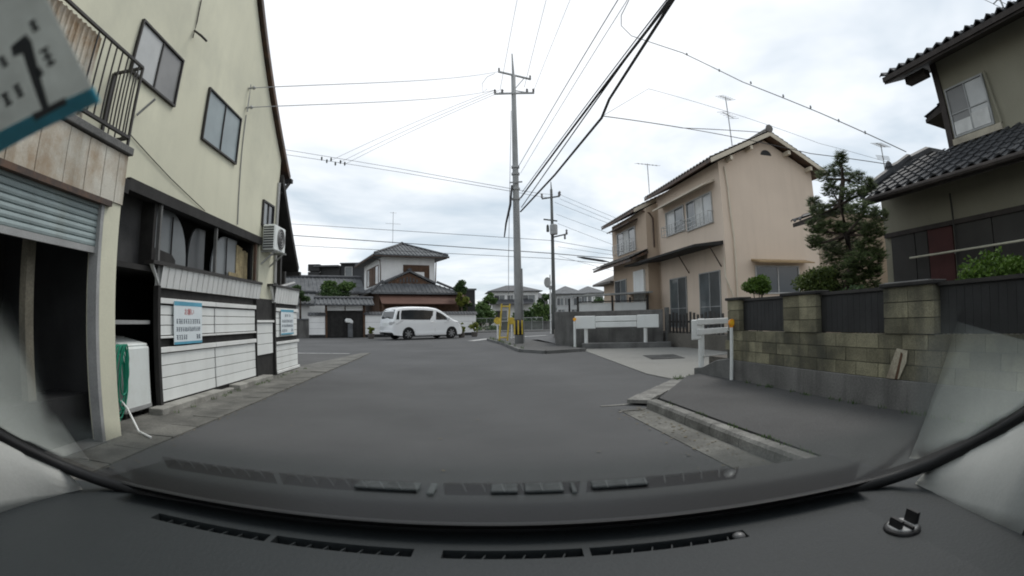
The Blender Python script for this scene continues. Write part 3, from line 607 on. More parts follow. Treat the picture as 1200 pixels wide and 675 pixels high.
for (y0,y1) in PILS:
    n_ = max(1, round((y1-y0)/.39)); st = (y1-y0)/n_
    mb = MB(); mb.box((BX+.02,y0+.01,.97),(BX+.19,y1-.01,1.545)); mb.build('pillar_core', mortar, bw)
    for r_ in range(3):
        for k in range(n_):
            if r_ % 2 and n_ == 2:
                pass
            piece(blk_me,'block',bw,(BX+.085+random.uniform(-.004,.004),y0+st*(k+.5),1.072+.178*r_),random.uniform(-.006,.006),(1.2,st/.394,1.03))
    mb = MB(); mb.box((BX-.04,y0-.04,1.51),(BX+.24,y1+.04,1.56)); mb.build('coping', blackwood, bw, bevel=.01)
# dark infill fence panels between the pillars (each its own slats)
for i,(ya,yb_) in enumerate(((6.27,7.50),(4.20,5.45),(2.10,3.38),(.10,1.28))):
    mb = MB(); mb.box((BX+.10,ya,.985),(BX+.13,yb_,1.50)); p_ = mb.build('fence_panel', darkpanel, bw)
    mb = MB(); mb.box((BX+.06,ya,1.49),(BX+.16,yb_,1.53)); mb.build('top_rail', darkmetal, p_)
    n_ = int((yb_-ya)/.11)
    for k in range(n_):
        mb = MB(); y = ya+.05+k*.11; mb.box((BX+.088,y,.99),(BX+.1,y+.106,1.47)); mb.build('fence_board', darkpanel, p_)
# worn plaster patch on pillar foot
pt = MB(); pt.prism([(BX+.001,4.13,.47),(BX+.001,3.93,.47),(BX+.001,3.82,.66),(BX+.001,3.80,.80),(BX+.001,3.97,.82),(BX+.001,4.05,.66)],(-.008,0,0)); pt.build('plaster_patch', mat('patch',(.42,.39,.30),.9,.3,8,.2,60,.3,streak=.8,streak_col=(.14,.07,.04)), bw)
pt = MB(); pt.prism([(BX-.008,3.99,.47),(BX-.008,3.95,.47),(BX-.008,3.87,.76),(BX-.008,3.90,.78)],(-.004,0,0)); pt.build('rust_streak', mat('rust',(.09,.05,.03),.9,.3,8,.2,60,.3), bw)
# parapet of the culvert
cp = root('culvert_parapet', 'dark sloping concrete culvert parapet at the end of the block wall', 'parapet', (4.95,8.5,0))
mb = MB(); mb.prism([(BX-.02,7.76,0),(BX-.02,9.25,0),(BX-.02,9.25,.20),(BX-.02,8.9,.24),(BX-.02,8.35,.42),(BX-.02,7.76,.50)],(.35,0,0)); mb.build('parapet', concrete_d, cp, bevel=.015)
mb = MB(); mb.box((BX+.1,8.95,0),(6.3,9.3,.22)); mb.build('ledge', concrete, cp, bevel=.015)
# white delineator posts
def delineator(p, h, label, lean=0.0, wd=.032):
    r = root('delineator_post', label, 'post', p); p = Vector(p)
    mb = MB(); mb.tube([p, p+Vector((lean,0,h))],wd,10); mb.build('post', white_cl, r, smooth=False)
    c = p+Vector((lean,-.01,h+.075)); mb = MB(); mb.lathe(c+Vector((0,-.02,0)),[(.05,0),(.068,.01),(.068,.03),(.05,.04)],16,(0,1,0)); d_ = mb.build('reflector', orange, r)
    mb = MB(); mb.lathe(c+Vector((0,-.024,0)),[(.04,0),(.045,.004)],16,(0,1,0)); mb.build('reflector_lens', mat('lens',(.9,.5,.04),.25,.05,4,.02,60,0), d_)
    mb = MB(); mb.tube([p+Vector((lean,0,h-.005)), p+Vector((lean,0,h+.03))],.036,10); mb.build('collar', orange, r)
delineator((4.80,7.72,.115),.93,'white delineator post with orange reflector at the near end of the block wall')
delineator((4.93,19.7,.02),1.10,'white delineator post with orange reflector left of the flat guardrail', wd=.05)
# guardrails
g2 = root('guardrail', 'white guardrail seen end-on, over the dark culvert parapet', 'guardrail', (5.2,9.4,0))
A = Vector((4.98,9.2,0)); B = Vector((6.05,9.72,0)); D = (B-A).normalized()
for p,z0 in ((A,.2),(B,.2)): mb = MB(); mb.tube([p+Vector((0,0,z0)),p+Vector((0,0,1.2))],.062,12); mb.build('post', white, g2)
for z in (1.13,.93): mb = MB(); mb.bar(A-D*.2+Vector((0,-.07,z)),B+D*.25+Vector((0,-.07,z)),.03,.12); mb.build('beam', white, g2, bevel=.01)
mb = MB(); mb.bar(A+D*.06+Vector((-.1,-.1,.98)),A-D*.26+Vector((-.1,-.1,.98)),.03,.40); mb.build('end_plate', white_cl, g2, bevel=.02)
mb = MB(); mb.bar(A+Vector((.0,-.07,.42)),B+Vector((0,-.07,.42)),.02,.02); mb.build('tie_bar', galv, g2)
g1 = root('guardrail', 'long flat white guardrail before the grey concrete wall', 'guardrail', (6.7,19.4,0))
A = Vector((5.02,19.95,0)); B = Vector((8.12,18.55,0)); D = (B-A).normalized(); Nn = Vector((D.y,-D.x,0))
if Nn.y > 0: Nn = -Nn
for f in (.13,.84): p = A+(B-A)*f; mb = MB(); mb.tube([p+Vector((0,0,.2)),p+Vector((0,0,1.1))],.075,10); mb.build('post', white, g1)
def rail_sec(a,b,z0,z1): 
    mb = MB(); mb.bar(a+Nn*.1+Vector((0,0,(z0+z1)/2)),b+Nn*.1+Vector((0,0,(z0+z1)/2)),.05,z1-z0); mb.build('beam', white_cl, g1, bevel=.02)
rail_sec(A,A+(B-A)*.25,.80,1.32); rail_sec(A+(B-A)*.252,A+(B-A)*.74,.84,1.06); rail_sec(A+(B-A)*.252,A+(B-A)*.74,1.08,1.30); rail_sec(A+(B-A)*.742,B,.80,1.32)
mb = MB(); mb.bar(A+Vector((0.2,.0,.1))+D*.1,B+Vector((.2,0,.1))+D*.3,.4,.24); mb.build('concrete_kerb', concrete_d, g1, bevel=.015)
# grey concrete wall of the tan house
cw = root('concrete_wall', 'grey stained concrete boundary wall behind the flat guardrail', 'wall', (6.6,20.4,0))
A = Vector((4.45,21.2,0)); B = Vector((8.62,19.25,0)); C_ = Vector((6.6,29.0,0))
mb = MB(); mb.bar(A+Vector((0,0,.76)),B+Vector((0,0,.76)),.2,1.52); mb.build('wall', concrete_w, cw, bevel=.01)
mb = MB(); mb.bar(A+Vector((.16,.16,.75)),C_+Vector((0,0,.75)),.2,1.50); mb.build('wall', concrete_w, cw, bevel=.01)
mb = MB(); mb.bar(B+Vector((.1,0,.8)),B+Vector((.25,-.03,.8)),.24,1.6); mb.build('gate_pier', concrete_d, cw, bevel=.01)
# gate
gt = root('picket_gate', 'dark picket gate between the grey concrete wall and the block wall', 'gate', (8.9,16.8,0))
A = Vector((8.83,19.1,0)); B = Vector((9.1,15.0,0))
for z in (.45,1.0): mb = MB(); mb.bar(A+Vector((0,0,z)),B+Vector((0,0,z)),.04,.07); mb.build('rail', blackwood, gt)
for k in range(15):
    p = A+(B-A)*((k+.5)/15); mb = MB(); mb.bar(p+Vector((-.03,0,.18)),p+Vector((-.03,0,1.32+.06*math.sin(k*1.3))),.03,.14,(0,1,0)); mb.build('picket', darkmetal, gt)
mb = MB(); mb.box((8.9,15.6,0.0),(9.3,19.0,.16)); mb.build('sill', concrete_d, gt)

# ================================================================== TAN HOUSE
th = root('tan_house', 'two-storey tan stucco house with tiled gable roof on the right', 'house', (12,20,0.5))
HX, HY0, HY1, HX1 = 9.8, 16.0, 22.1, 14.5
mb = MB(); mb.prism([(HX,HY0,.4),(HX1,HY0,.4),(HX1,HY0,6.95),(12.15,HY0,8.05),(HX,HY0,6.95)],(0,HY1-HY0,0)); mb.build('wall', stucco_t, th)
FX = 9.2
mb = MB(); mb.prism([(FX,HY1+.01,.4),(HX1,HY1+.01,.4),(HX1,HY1+.01,6.6),(11.9,HY1+.01,7.75),(FX,HY1+.01,6.4)],(0,5.2,0)); mb.build('wall', stucco_t2, th)
# roofs
def gable_roof(xe, xr, xf, z_e, z_r, y0, y1, nm='roof'):
    mb = MB(); v1 = Vector((xr-xe,0,z_r-z_e)); v2 = Vector((xr-xf,0,z_r-z_e))
    wave_roof(mb,(xe,y0,z_e),(0,1,0),v1,y1-y0,v1.length); wave_roof(mb,(xf,y0,z_e),(0,1,0),v2,y1-y0,v2.length)
    o = mb.build(nm, kawara3, th)
    q = MB(); q.prism([(xe,y0,z_e-.02),(xr,y0,z_r-.02),(xr,y0,z_r-.14),(xe,y0,z_e-.14)],(0,y1-y0,0)); q.prism([(xf,y0,z_e-.02),(xr,y0,z_r-.02),(xr,y0,z_r-.14),(xf,y0,z_e-.14)],(0,y1-y0,0)); q.build('eave_board', brownmetal, o)
    q = MB(); q.prism([(xe-.02,y0-.03,z_e-.02),(xr,y0-.03,z_r-.02),(xr,y0-.03,z_r-.20),(xe-.02,y0-.03,z_e-.20)],(0,.035,0)); q.prism([(xf+.02,y0-.03,z_e-.02),(xr,y0-.03,z_r-.02),(xr,y0-.03,z_r-.20),(xf+.02,y0-.03,z_e-.20)],(0,.035,0)); q.build('barge_board', mat('cream_trim',(.58,.52,.42),.8,.1,2,.05,60,.05), o)
    q = MB(); q.tube([(xr,y0-.05,z_r+.06),(xr,y1,z_r+.06)],.12,8); q.lathe((xr,y0-.06,z_r+.10),[(.0,0),(.17,.0),(.17,.06),(.05,.08)],8,(0,1,0)); q.build('ridge', kawara3, o)
    return o
gable_roof(9.25,12.15,15.05,6.92,8.30,15.55,22.3); gable_roof(8.7,11.9,15.0,6.42,7.95,22.31,27.75)
mb = MB()
for x,z in ((10.2,6.98),(11.2,7.5),(13.1,7.5),(14.2,6.95)): mb.box((x-.07,15.6,z-.06),(x+.07,16.0,z+.1))
for f in range(4):
    x,z = ((10.2,6.98),(11.2,7.5),(13.1,7.5),(14.2,6.95))[f]; q = MB(); q.box((x-.06,15.6,z-.04),(x+.06,15.99,z+.12)); q.build('purlin_end', mat('cream_trim',(.58,.52,.42)), th)
mb = MB(); pts = [(12.15+.27*math.cos(math.pi*k/10),15.985,7.42+.22*math.sin(math.pi*k/10)) for k in range(11)]; mb.prism(pts,(0,.05,0)); mb.build('vent', darkpanel, th)
TG = TR(0,HY0,0,0); TF = TR(HX,0,0,-90); TF2 = TR(FX,0,0,-90)
window(th, TG, 11.15,13.25,2.0,2.98,2,alu,[gl_dark,gl_dark],.05,.05)
mb = MB(); mb.prism([(10.95,16.0,3.2),(10.95,15.4,3.08),(10.95,15.4,3.13),(10.95,16.0,3.27)],(2.75,0,0)); mb.build('window_canopy', mat('canopy_tan',(.34,.24,.13),.8,.15,3,.1,60,.1), th)
# facade upper windows: local x = -Y
window(th, TF, -18.85,-16.75,4.78,5.9,3,alu,[gl_mid,curtain,gl_lite],.05,.06); window(th, TF, -21.0,-19.2,4.88,5.9,2,alu,[gl_lite,gl_mid],.05,.06)
for (a,b,z) in ((-18.95,-16.65,4.72),(-21.1,-19.1,4.8)):
    mb = MB(TF); 
    for k in range(3): mb.box((a,-.28,z+.08+.18*k),(b,-.265,z+.1+.18*k))
    for k in range(8): x = a+(b-a)*k/7; mb.box((x-.008,-.28,z),(x+.008,-.262,z+.46))
    mb.box((a,-.28,z),(a+.02,0,z+.02)); mb.box((b-.02,-.28,z),(b,0,z+.02)); mb.box((a,-.28,z+.44),(a+.02,0,z+.46)); mb.box((b-.02,-.28,z+.44),(b,0,z+.46)); mb.build('window_railing', alu, th)
mb = MB(); mb.prism([(HX,16.4,6.28),(HX-.55,16.4,6.08),(HX-.55,16.4,6.14),(HX,16.4,6.38)],(0,5.0,0)); mb.build('window_canopy', mat('cream_trim',(.58,.52,.42)), th)
# long dark porch canopy
mb = MB(); mb.prism([(HX+.02,16.1,3.80),(HX-1.25,16.1,3.70),(HX-1.25,16.1,3.78),(HX+.02,16.1,3.95)],(0,7.6,0)); mb.build('porch_canopy', blackwood, th)
for y in (16.3,19.0): mb = MB(); mb.tube([(HX-.02,y,3.0),(HX-.5,y,3.75)],.025,6); mb.build('canopy_brace', brownmetal, th)
for a,b in ((-18.05,-16.45),(-20.9,-19.3)):
    window(th, TF, a,b,.75,2.85,2,galv,[gl_mid,glassy('pane_door',(.08,.085,.085),.2,.4)],.04,.05,(1.55,),'sliding_door')
mb = MB(); mb.tube([(10.05,15.96,6.75),(10.1,15.95,6.0),(10.12,15.95,5.0),(10.2,15.95,4.0),(10.22,15.95,2.2),(10.22,15.95,.6)],.035,8); mb.build('conduit', mat('cream_trim',(.58,.52,.42)), th)
mb = MB(); mb.tube([(HX-.03,16.06,3.3),(HX-.05,15.98,2.6),(HX+.25,15.9,1.8)],.03,8); mb.build('rain_pipe', mat('cream_trim',(.58,.52,.42)), th)
mb = MB(); mb.tube([(HX-.02,22.0,6.6),(HX-.02,22.0,4.4),(HX-.02,22.0,.6)],.035,8); mb.build('rain_pipe', stucco_t2, th)
mb = MB(); mb.tube([(FX-.1,22.3,6.3),(FX+.2,22.08,6.15),(FX+.35,22.06,5.9),(FX+.35,22.06,4.5)],.04,8); mb.build('rain_pipe', brownmetal, th)
# far block: upper window, tiled pent roof, white screen
window(th, TF2, -26.3,-23.6,4.62,5.75,3,alu,[gl_mid,curtain,gl_mid],.05,.06)
mb = MB(TF2); 
for k in range(4): mb.box((-26.5,-.3,4.7+.14*k),(-23.4,-.285,4.72+.14*k))
for k in range(9): x = -26.5+3.1*k/8; mb.box((x-.01,-.3,4.6),(x+.01,-.28,5.14))
mb.box((-26.5,-.3,4.62),(-26.48,0,4.64)); mb.box((-23.42,-.3,4.62),(-23.4,0,4.64)); mb.build('window_railing', alu, th)
mb = MB(); mb.prism([(FX,23.2,6.05),(FX-.5,23.2,5.9),(FX-.5,23.2,5.95),(FX,23.2,6.13)],(0,3.6,0)); mb.build('window_canopy', brownmetal, th)
mb = MB(); v_ = Vector((.95,0,.42)); wave_roof(mb,(FX-.95,22.0,3.98),(0,1,0),v_,6.3,v_.length); pr = mb.build('pent_roof', kawara3, th)
mb = MB(); mb.prism([(FX-.92,22.0,3.94),(FX,22.0,4.34),(FX,22.0,4.22),(FX-.92,22.0,3.82)],(0,6.3,0)); mb.build('eave_board', brownmetal, pr)
mb = MB(TF2); mb.box((-23.9,-.1,1.6),(-22.5,0.02,3.5)); mb.build('white_screen', white, th)
window(th, TF2, -27.0,-25.2,1.9,3.2,2,alu,[gl_dark,gl_mid],.05,.05)
mb = MB(); mb.box((9.6,27.32,.5),(13.5,30.5,3.3)); mb.build('annex_wall', stucco_t2, th)
mb = MB(); hip(mb,9.0,14.0,27.33,31,3.3,.9); mb.build('annex_roof', kawara3, th)
# carport frame
cr = root('carport', 'dark framed flat carport with pale panels behind the grey wall', 'carport', (7.2,23.4,.55))
for x,y in ((5.75,22.3),(7.3,21.95),(8.9,21.6),(5.9,24.6),(9.0,24.2)): mb = MB(); mb.box((x-.04,y-.04,.55),(x+.04,y+.04,2.22)); mb.build('post', darkmetal, cr)
mb = MB(); mb.prism([(5.5,22.2,2.20),(9.1,21.4,2.32),(9.3,24.6,2.38),(5.65,25.0,2.28)],(0,0,.07)); mb.build('roof_panel', galv, cr)
mb = MB(); mb.bar((5.7,22.25,1.96),(8.9,21.55,1.98),.05,.05); mb.build('rail', darkmetal, cr)
for k in range(2):
    a = Vector((5.75,22.3,1.66))+(Vector((3.16,-.69,0)))*(k*.5); mb = MB(); mb.bar(a+Vector((.06,0,0)),a+Vector((1.50,-.33,0)),.03,.5); mb.build('side_panel', white, cr)
# ================================================================== DARK HOUSE on the right
dh = root('olive_house', 'dim olive two-storey house with dark tiled roofs at the right edge', 'house', (11,2,.45))
LX, UX = 8.0, 9.0
dhwood = mat('dark_timber', (0.042, 0.034, 0.03), 0.75, 0.3, 4, 0.2, 40, 0.2)
mb = MB(); mb.box((LX,-6,.3),(16,6.75,3.6)); mb.build('wall', stucco_g, dh)
mb = MB(); mb.box((UX,-6,3.6),(16,5.40,6.2)); mb.build('wall', stucco_g, dh)
mb = MB(); mb.box((UX-.05,5.31,4.1),(UX+.05,5.45,5.95)); mb.build('corner_post', dhwood, dh)
TU = TR(UX,0,0,-90); TD = TR(LX,0,0,-90)
wu = window(dh, TU, -5.22,-4.30,4.36,5.27,2,galv,[gl_grey,gl_lite],.035,.05,(4.78,))
mb = MB(TU); mb.box((-5.30,-.09,4.18),(-4.1,0.02,4.30)); mb.build('window_sill', mat('sill_pale',(.42,.38,.30)), dh)
mb = MB(TU); mb.tube([(-4.2,-.05,5.3),(-4.15,-.05,4.7),(-4.1,-.05,4.3)],.03,6); mb.build('rain_pipe', stucco_g, dh)
for k in range(2): mb = MB(TU); a = -5.2+.46*k; mb.box((a,-.045,4.37),(a+.42,-.03,4.62+.05*k)); mb.build('lower_pane', curtain, wu)
# upper roof
mb = MB(); v_ = Vector((2.6,0,1.0)); wave_roof(mb,(UX-.75,-6,5.82),(0,1,0),v_,12.35,v_.length,.26,.3,.035); ur = mb.build('roof', kawara, dh)
mb = MB(); mb.prism([(UX-.70,-6,5.78),(UX+1.9,-6,6.78),(UX+1.9,-6,6.66),(UX-.70,-6,5.66)],(0,12.3,0)); mb.build('soffit', dhwood, ur)
mb = MB(); mb.box((UX-.74,-6,5.70),(UX-.68,6.3,5.80)); mb.build('fascia', dhwood, ur)
mb = MB(); mb.box((UX-.4,5.4,5.6),(UX-.2,5.95,5.75)); mb.build('eave_beam', dhwood, ur)
mb = MB(); v_ = Vector((-.0,-.8,.25)); wave_roof(mb,(UX+.1,6.0,4.98),(1,0,0),v_,2.5,v_.length,.2,.3,.03); s_ = mb.build('side_canopy', kawara, dh)
mb = MB(); mb.prism([(UX+.1,6.0,4.95),(UX+.1,5.4,5.15),(UX+.1,5.4,5.0),(UX+.1,6.0,4.88)],(2.5,0,0)); mb.build('soffit', dhwood, s_)
# lower pent roof: individual tiles where they show, sheet beyond
ex, ez, sl_v = LX-.75, 3.28, Vector((1.78,0,.92)); sl_n = sl_v.normalized(); sl_len = sl_v.length
tile = MB(); prof = []
for k in range(9):
    s = k/8; prof.append((s*.27, .03*math.sin(2*math.pi*s*0.98) + (.012 if k in (0,1) else 0)))
vs_ = []; fs_ = []
for (e,dz) in ((0,.022),(.30,0.0)):
    for (yy,zz_) in prof: vs_.append((e, yy, zz_+dz))
for k in range(8): fs_.append((k,k+1,9+k+1,9+k))
for (yy,zz_) in prof: vs_.append((0, yy, zz_+.022-.028))
for k in range(8): fs_.append((k,18+k,18+k+1,k+1))
tile.add(vs_,fs_); tile_me = data(tile,'roof_tile',kawara)
for p in tile_me.polygons: p.use_smooth = False
prf = MB(); prf.prism([(ex+.02,-6,ez-.04),(ex+1.76,-6,ez+.86),(ex+1.76,-6,ez+.74),(ex+.02,-6,ez-.16)],(0,12.62,0)); pr = prf.build('pent_roof', dhwood, dh)
pa = math.atan2(sl_v.z, sl_v.x); Mt = Matrix.Rotation(-pa,4,'Y')
for i in range(16):
    for j in range(7):
        y = 6.35-.265*i; q = Vector((ex,0,ez)) + sl_n*(j*.285-.02)
        piece(tile_me,'roof_tile',pr,(q.x,y,q.z+.0),M=Mt @ Matrix.Rotation(random.uniform(-.012,.012),4,'Z'))
mb = MB(); wave_roof(mb,(ex,-6,ez+.0),(0,1,0),sl_v,8.1,sl_len,.265,.285,.03); far_t = mb.build('tile_sheet', kawara, pr); far_t['kind'] = 'stuff'
mb = MB(); 
mb.tube([(ex+.0,6.60,ez+.08),(ex+1.76,6.60,ez+1.0)],.1,8); mb.build('ridge_tile', kawara, pr)
mb = MB(); mb.tube([(ex+1.0,6.62,ez+.62),(ex+2.6,6.62,ez+1.25),(ex+3.6,6.62,ez+1.3)],[.12,.14,.14],8); mb.lathe((ex+1.0,6.6,ez+.72),[(.05,-.1),(.09,0),(.06,.08),(.02,.12)],8); mb.build('ridge_tile', kawara, pr)
mb = MB(); mb.prism([(LX-.2,6.7,ez+.35),(LX+4,6.7,ez+1.25),(LX+4,6.2,ez+1.25),(LX+1,6.2,ez+.9)],(0,0,.06)); mb.build('ridge_slab', kawara, pr)
mb = MB(); mb.tube([(ex-.05,-6,ez-.08),(ex-.05,6.5,ez-.08)],.05,8); mb.build('eave_gutter', dhwood, pr)
# far tip of the rear wing roof peeping past the pine
wp = aty(936,258,9.2); v_ = Vector((.7,0,.26))
mb = MB(); wave_roof(mb,(wp.x,9.0,wp.z),(0,1,0),v_,.5,v_.length,.2,.3,.03); wr = mb.build('wing_roof', kawara, dh)
mb = MB(); mb.prism([(wp.x+.05,9.0,wp.z-.03),(wp.x+1.6,9.0,wp.z+.5),(wp.x+1.6,9.0,wp.z+.3),(wp.x+.05,9.0,wp.z-.12)],(0,.5,0)); mb.build('eave_board', dhwood, wr)
mb = MB(); mb.box((wp.x+.75,9.05,.45),(wp.x+3,9.4,wp.z+.25)); mb.build('wing_wall', stucco_t2, wr)
# lower wall: storm shutters, red board
for k,(a,b,m_) in enumerate(((-6.55,-5.95,greyshut),(-5.93,-5.64,greyshut),(-5.62,-5.05,redm),(-5.0,-4.2,greyshut),(-4.18,-3.4,greyshut),(-3.38,-2.6,greyshut),(-2.58,-1.8,redm))):
    mb = MB(TD); mb.box((a,-.05,1.0 if m_ is redm else .75),(b,0.02,2.58)); mb.build('storm_shutter', m_, dh, bevel=.006)
mb = MB(TD); mb.box((-6.7,-.08,2.58),(-1,0.02,2.66)); mb.build('lintel', dhwood, dh)
mb = MB(TD); mb.box((-6.75,-.14,1.70),(-5.62,0.0,1.735)); mb.build('sill', alu, dh)
mb = MB(TD); mb.tube([(-4.98,-.07,.5),(-4.98,-.07,2.9),(-4.96,-.1,3.1)],.018,6); mb.build('rain_pipe', greyshut, dh)
lp = root('laundry_pole', 'pale laundry pole hung level across the dark storm shutters', 'pole', (7.8,4.5,2.1))
mb = MB(); mb.tube([(7.82,6.0,2.13),(7.82,2.0,2.14)],.018,8); mb.build('pole', mat('pole_pale',(.55,.53,.42),.5,.1,4,.05,60,0), lp)
for y in (4.95,2.6): mb = MB(); mb.tube([(7.95,y,2.16),(7.82,y,2.10)],.012,6); mb.build('hook', galv, lp)
# white pickets in the garden behind the wall
pf = root('garden_fence', 'low white-tipped picket fence in the garden behind the block wall', 'fence', (5.6,4.2,.45))
for k in range(44):
    y = 5.3-.085*k
    mb = MB(); mb.box((5.60,y,.45),(5.62,y+.035,1.46+.02*math.sin(k*.9))); mb.build('picket', alu if k % 9 < 6 else darkmetal, pf)
for z in (.9,1.3): mb = MB(); mb.box((5.625,1.5,z),(5.65,5.4,z+.04)); mb.build('rail', darkmetal, pf)

# ================================================================== PLANTS on the right
def P(px,py,X): return atx(px,py,X)
# pine: trunk and cloud-pruned pads of needle tufts
pn = root('pine_tree', 'cloud-pruned dark green pine tree behind the block wall', 'pine tree', (6.3,6.2,.45))
PXx = 6.3
tr = [P(992,400,PXx)-Vector((0,0,.4)),P(993,345,PXx),P(1000,310,PXx),P(992,275,PXx),P(985,240,PXx),P(988,210,PXx),P(984,192,PXx)]
mb = MB(); mb.tube(tr,[.12,.10,.085,.07,.055,.04,.02],9); mb.build('trunk', bark, pn, smooth=True)
pads = [(986,186,7,9),(984,199,13,9),(968,206,12,9),(1003,210,14,9),(1018,218,10,8),(975,222,14,9),(1000,226,16,9),(954,238,9,8),(962,248,15,9),(985,244,20,11),(1010,248,20,11),(1030,254,12,9),(955,266,12,9),(972,268,18,10),(998,268,22,12),(1022,272,16,10),(955,284,11,8),(968,290,17,9),(992,288,22,11),(1018,290,16,10),(1030,300,9,8),(980,303,17,9),(1004,306,20,10),(1024,318,12,9),(985,320,16,9),(1006,326,18,10),(968,322,11,8),(1026,338,10,9),(990,340,14,9),(1008,345,14,9)]
lb = MB(); rg = random.Random(3); brn = MB()
for (px,py,rx,rz) in pads:
    d_off = rg.uniform(-.35,.35); c = P(px,py,PXx+d_off); k = (c-CAM).length/F_PX; rr = Vector((rx*k,rx*k,rz*k))
    base = min(tr[1:], key=lambda p: (p-c).length+abs(p.z-(c.z-.2))); brn.tube([base,(base+c)/2+Vector((0,0,-.03)),c-Vector((0,0,rz*k*.4))],[.028,.02,.008],5)
    for _ in range(int(95*rx*rz/150)+34):
        while True:
            p = Vector((rg.uniform(-1,1),rg.uniform(-1,1),rg.uniform(-1,1)))
            if p.length < 1: break
        q = c + Vector((p.x*rr.x,p.y*rr.y,p.z*rr.z))
        for t in range(13):   # tuft: needles fanning upward
            d = Vector((rg.gauss(0,.7),rg.gauss(0,.7),rg.uniform(.1,1.2))).normalized(); ln_ = rg.uniform(.06,.12); s_ = d.orthogonal().normalized()*.008
            lb.add([q-s_,q+s_,q+d*ln_],[(0,1,2)])
lb.build('crown', pine_l, pn); brn.build('limb', bark, pn)
def shrub(label, cx, cy, cz, rx, ry, rz, n, size, lm, seed, base_z, cat='shrub', name='shrub', group=None, ncl=14, nst=5):
    r = root(name, label, cat, (cx,cy,base_z), group); rg = random.Random(seed); mb = MB()
    cl = clumps_in(cx,cy,cz,rx*.72,ry*.72,rz*.72,ncl,min(rx,rz)*.62,seed)
    for k in range(nst): c = cl[k][0]; mb.tube([(cx+rg.uniform(-.04,.04),cy+rg.uniform(-.04,.04),base_z),((cx+c[0])/2,(cy+c[1])/2,(base_z+c[2])/2),c],[.02,.014,.006],5)
    mb.build('stem', bark, r); lb = MB(); leaves(lb, cl, n, size, seed, .4, .55); lb.build('foliage', lm, r); return r
c = P(889,333,5.35); shrub('round bright green shrub above the fence panel near the tan house', c.x,c.y,c.z-.02,.34,.34,.19,4200,.022,leaf_l,4,.45,ncl=34)
c = P(957,330,5.9); shrub('soft yellow-green bush left of the pine trunk', c.x,c.y,c.z-.05,.42,.42,.34,5200,.024,leaf_g,5,.45,ncl=34)
c = P(1166,320,6.3); shrub('bright green bush under the laundry pole at the right edge', c.x,c.y,c.z-.02,.62,.62,.34,4200,.028,leaf_l,6,.45,ncl=34)
c = P(1180,352,6.2); shrub('dark lower bush behind the block wall at the right edge', c.x,c.y,c.z,.6,.6,.30,3000,.03,leaf_d,7,.45)
c = P(1000,352,5.7); shrub('dark low bush filling the garden at the pine foot', c.x,c.y,c.z-.05,.5,.6,.28,3200,.026,leaf_d,8,.45,ncl=22)
# ================================================================== CENTRE: utility poles
def pole(name, label, base, top_pt, r0, r1, mt, group):
    r = root(name, label, 'utility pole', base, group); mb = MB(); b = Vector(base); t = Vector(top_pt)
    mb.tube([b+(t-b)*f for f in (0,.25,.5,.75,1)],[r0+(r1-r0)*f for f in (0,.25,.5,.75,1)],14); mb.build('shaft', mt, r, smooth=True); return r
b0 = Vector((3.15,23.3,0.08)); t0 = aty(601.5,88,23.3)
p1 = pole('utility_pole', 'tall grey concrete utility pole with yellow-black band on the corner', b0, t0, .20,.11, polem, 'utility poles')
def onp(z): return b0+(t0-b0)*((z-b0.z)/(t0.z-b0.z))
q = onp(1.2); mb = MB(); mb.tube([onp(.5),onp(1.22)],.212,14); bnd = mb.build('warning_band', blackm, p1, smooth=True)
for k in range(7):
    an = 2*math.pi*k/7; c0 = onp(.53)+Vector((math.cos(an)*.216,math.sin(an)*.216,0)); mb = MB(); mb.tube([c0,c0+Vector((0,0,.66))],.035,6); mb.build('warning_stripe', yellow, bnd)
mb = MB(); mb.tube([t0,t0+(aty(600,63,23.3)-t0)],[.07,.03],8); mb.build('top_spike', galv, p1)
az = [12.5,13.3,13.9]
def arm(a,b,nm='crossarm'): mb = MB(); mb.bar(a,b,.08,.08); return mb.build(nm, galv, p1)
A1,B1 = aty(579,110,23.2),aty(626,109,23.2); arm(A1,B1); A2,B2 = aty(584,84,23.0),aty(622,93,23.6); arm(A2,B2)
for f in (.02,.2,.82,.98):
    c = A1+(B1-A1)*f; mb = MB(); mb.lathe(c+Vector((0,-.02,.04)),[(.03,0),(.07,.03),(.04,.08),(.07,.12),(.05,.18),(.02,.22)],8); mb.build('insulator', mat('porcelain',(.16,.15,.15),.35,.1,4,.02,60,0), p1)
for f in (.02,.98):
    c = A2+(B2-A2)*f; mb = MB(); mb.lathe(c+Vector((0,-.02,.04)),[(.03,0),(.06,.03),(.03,.08),(.06,.12),(.02,.2)],8); mb.build('insulator', mat('porcelain',(.16,.15,.15)), p1)
mb = MB(); mb.bar(onp(12.7),A1+(B1-A1)*.9,.04,.04); mb.bar(onp(12.7),B2+(A2-B2)*.2,.04,.04); mb.build('arm_brace', galv, p1)
pts = [aty(571,104,23.0),aty(566,108,23.0),aty(565,98,23.0),aty(571,90,23.0),aty(580,86,23.0)]; mb = MB(); mb.tube(pts,.012,5); mb.build('jumper_wire', cableg, p1)
for z in (8.15,8.5,7.4,6.9): mb = MB(); mb.tube([onp(z),onp(z+.1)],.20,12); mb.build('clamp', galv, p1)
mb = MB(); mb.bar(aty(597,214,23.1),aty(612,213,23.1),.06,.06); mb.build('bracket', galv, p1)
mb = MB(); a = aty(593,262,23.0); mb.tube([onp(7.6)+Vector((-.2,-.1,0)),aty(598,240,23.0),a,aty(591,278,23.0)],[.05,.06,.05,.03],6); mb.build('cable_loop', cablem, p1)
mb = MB(); mb.tube([aty(599,130,23.1),aty(597.5,215,23.1),aty(596,300,23.1),aty(596,345,23.1)],.014,5); mb.build('ground_wire', cableg, p1)
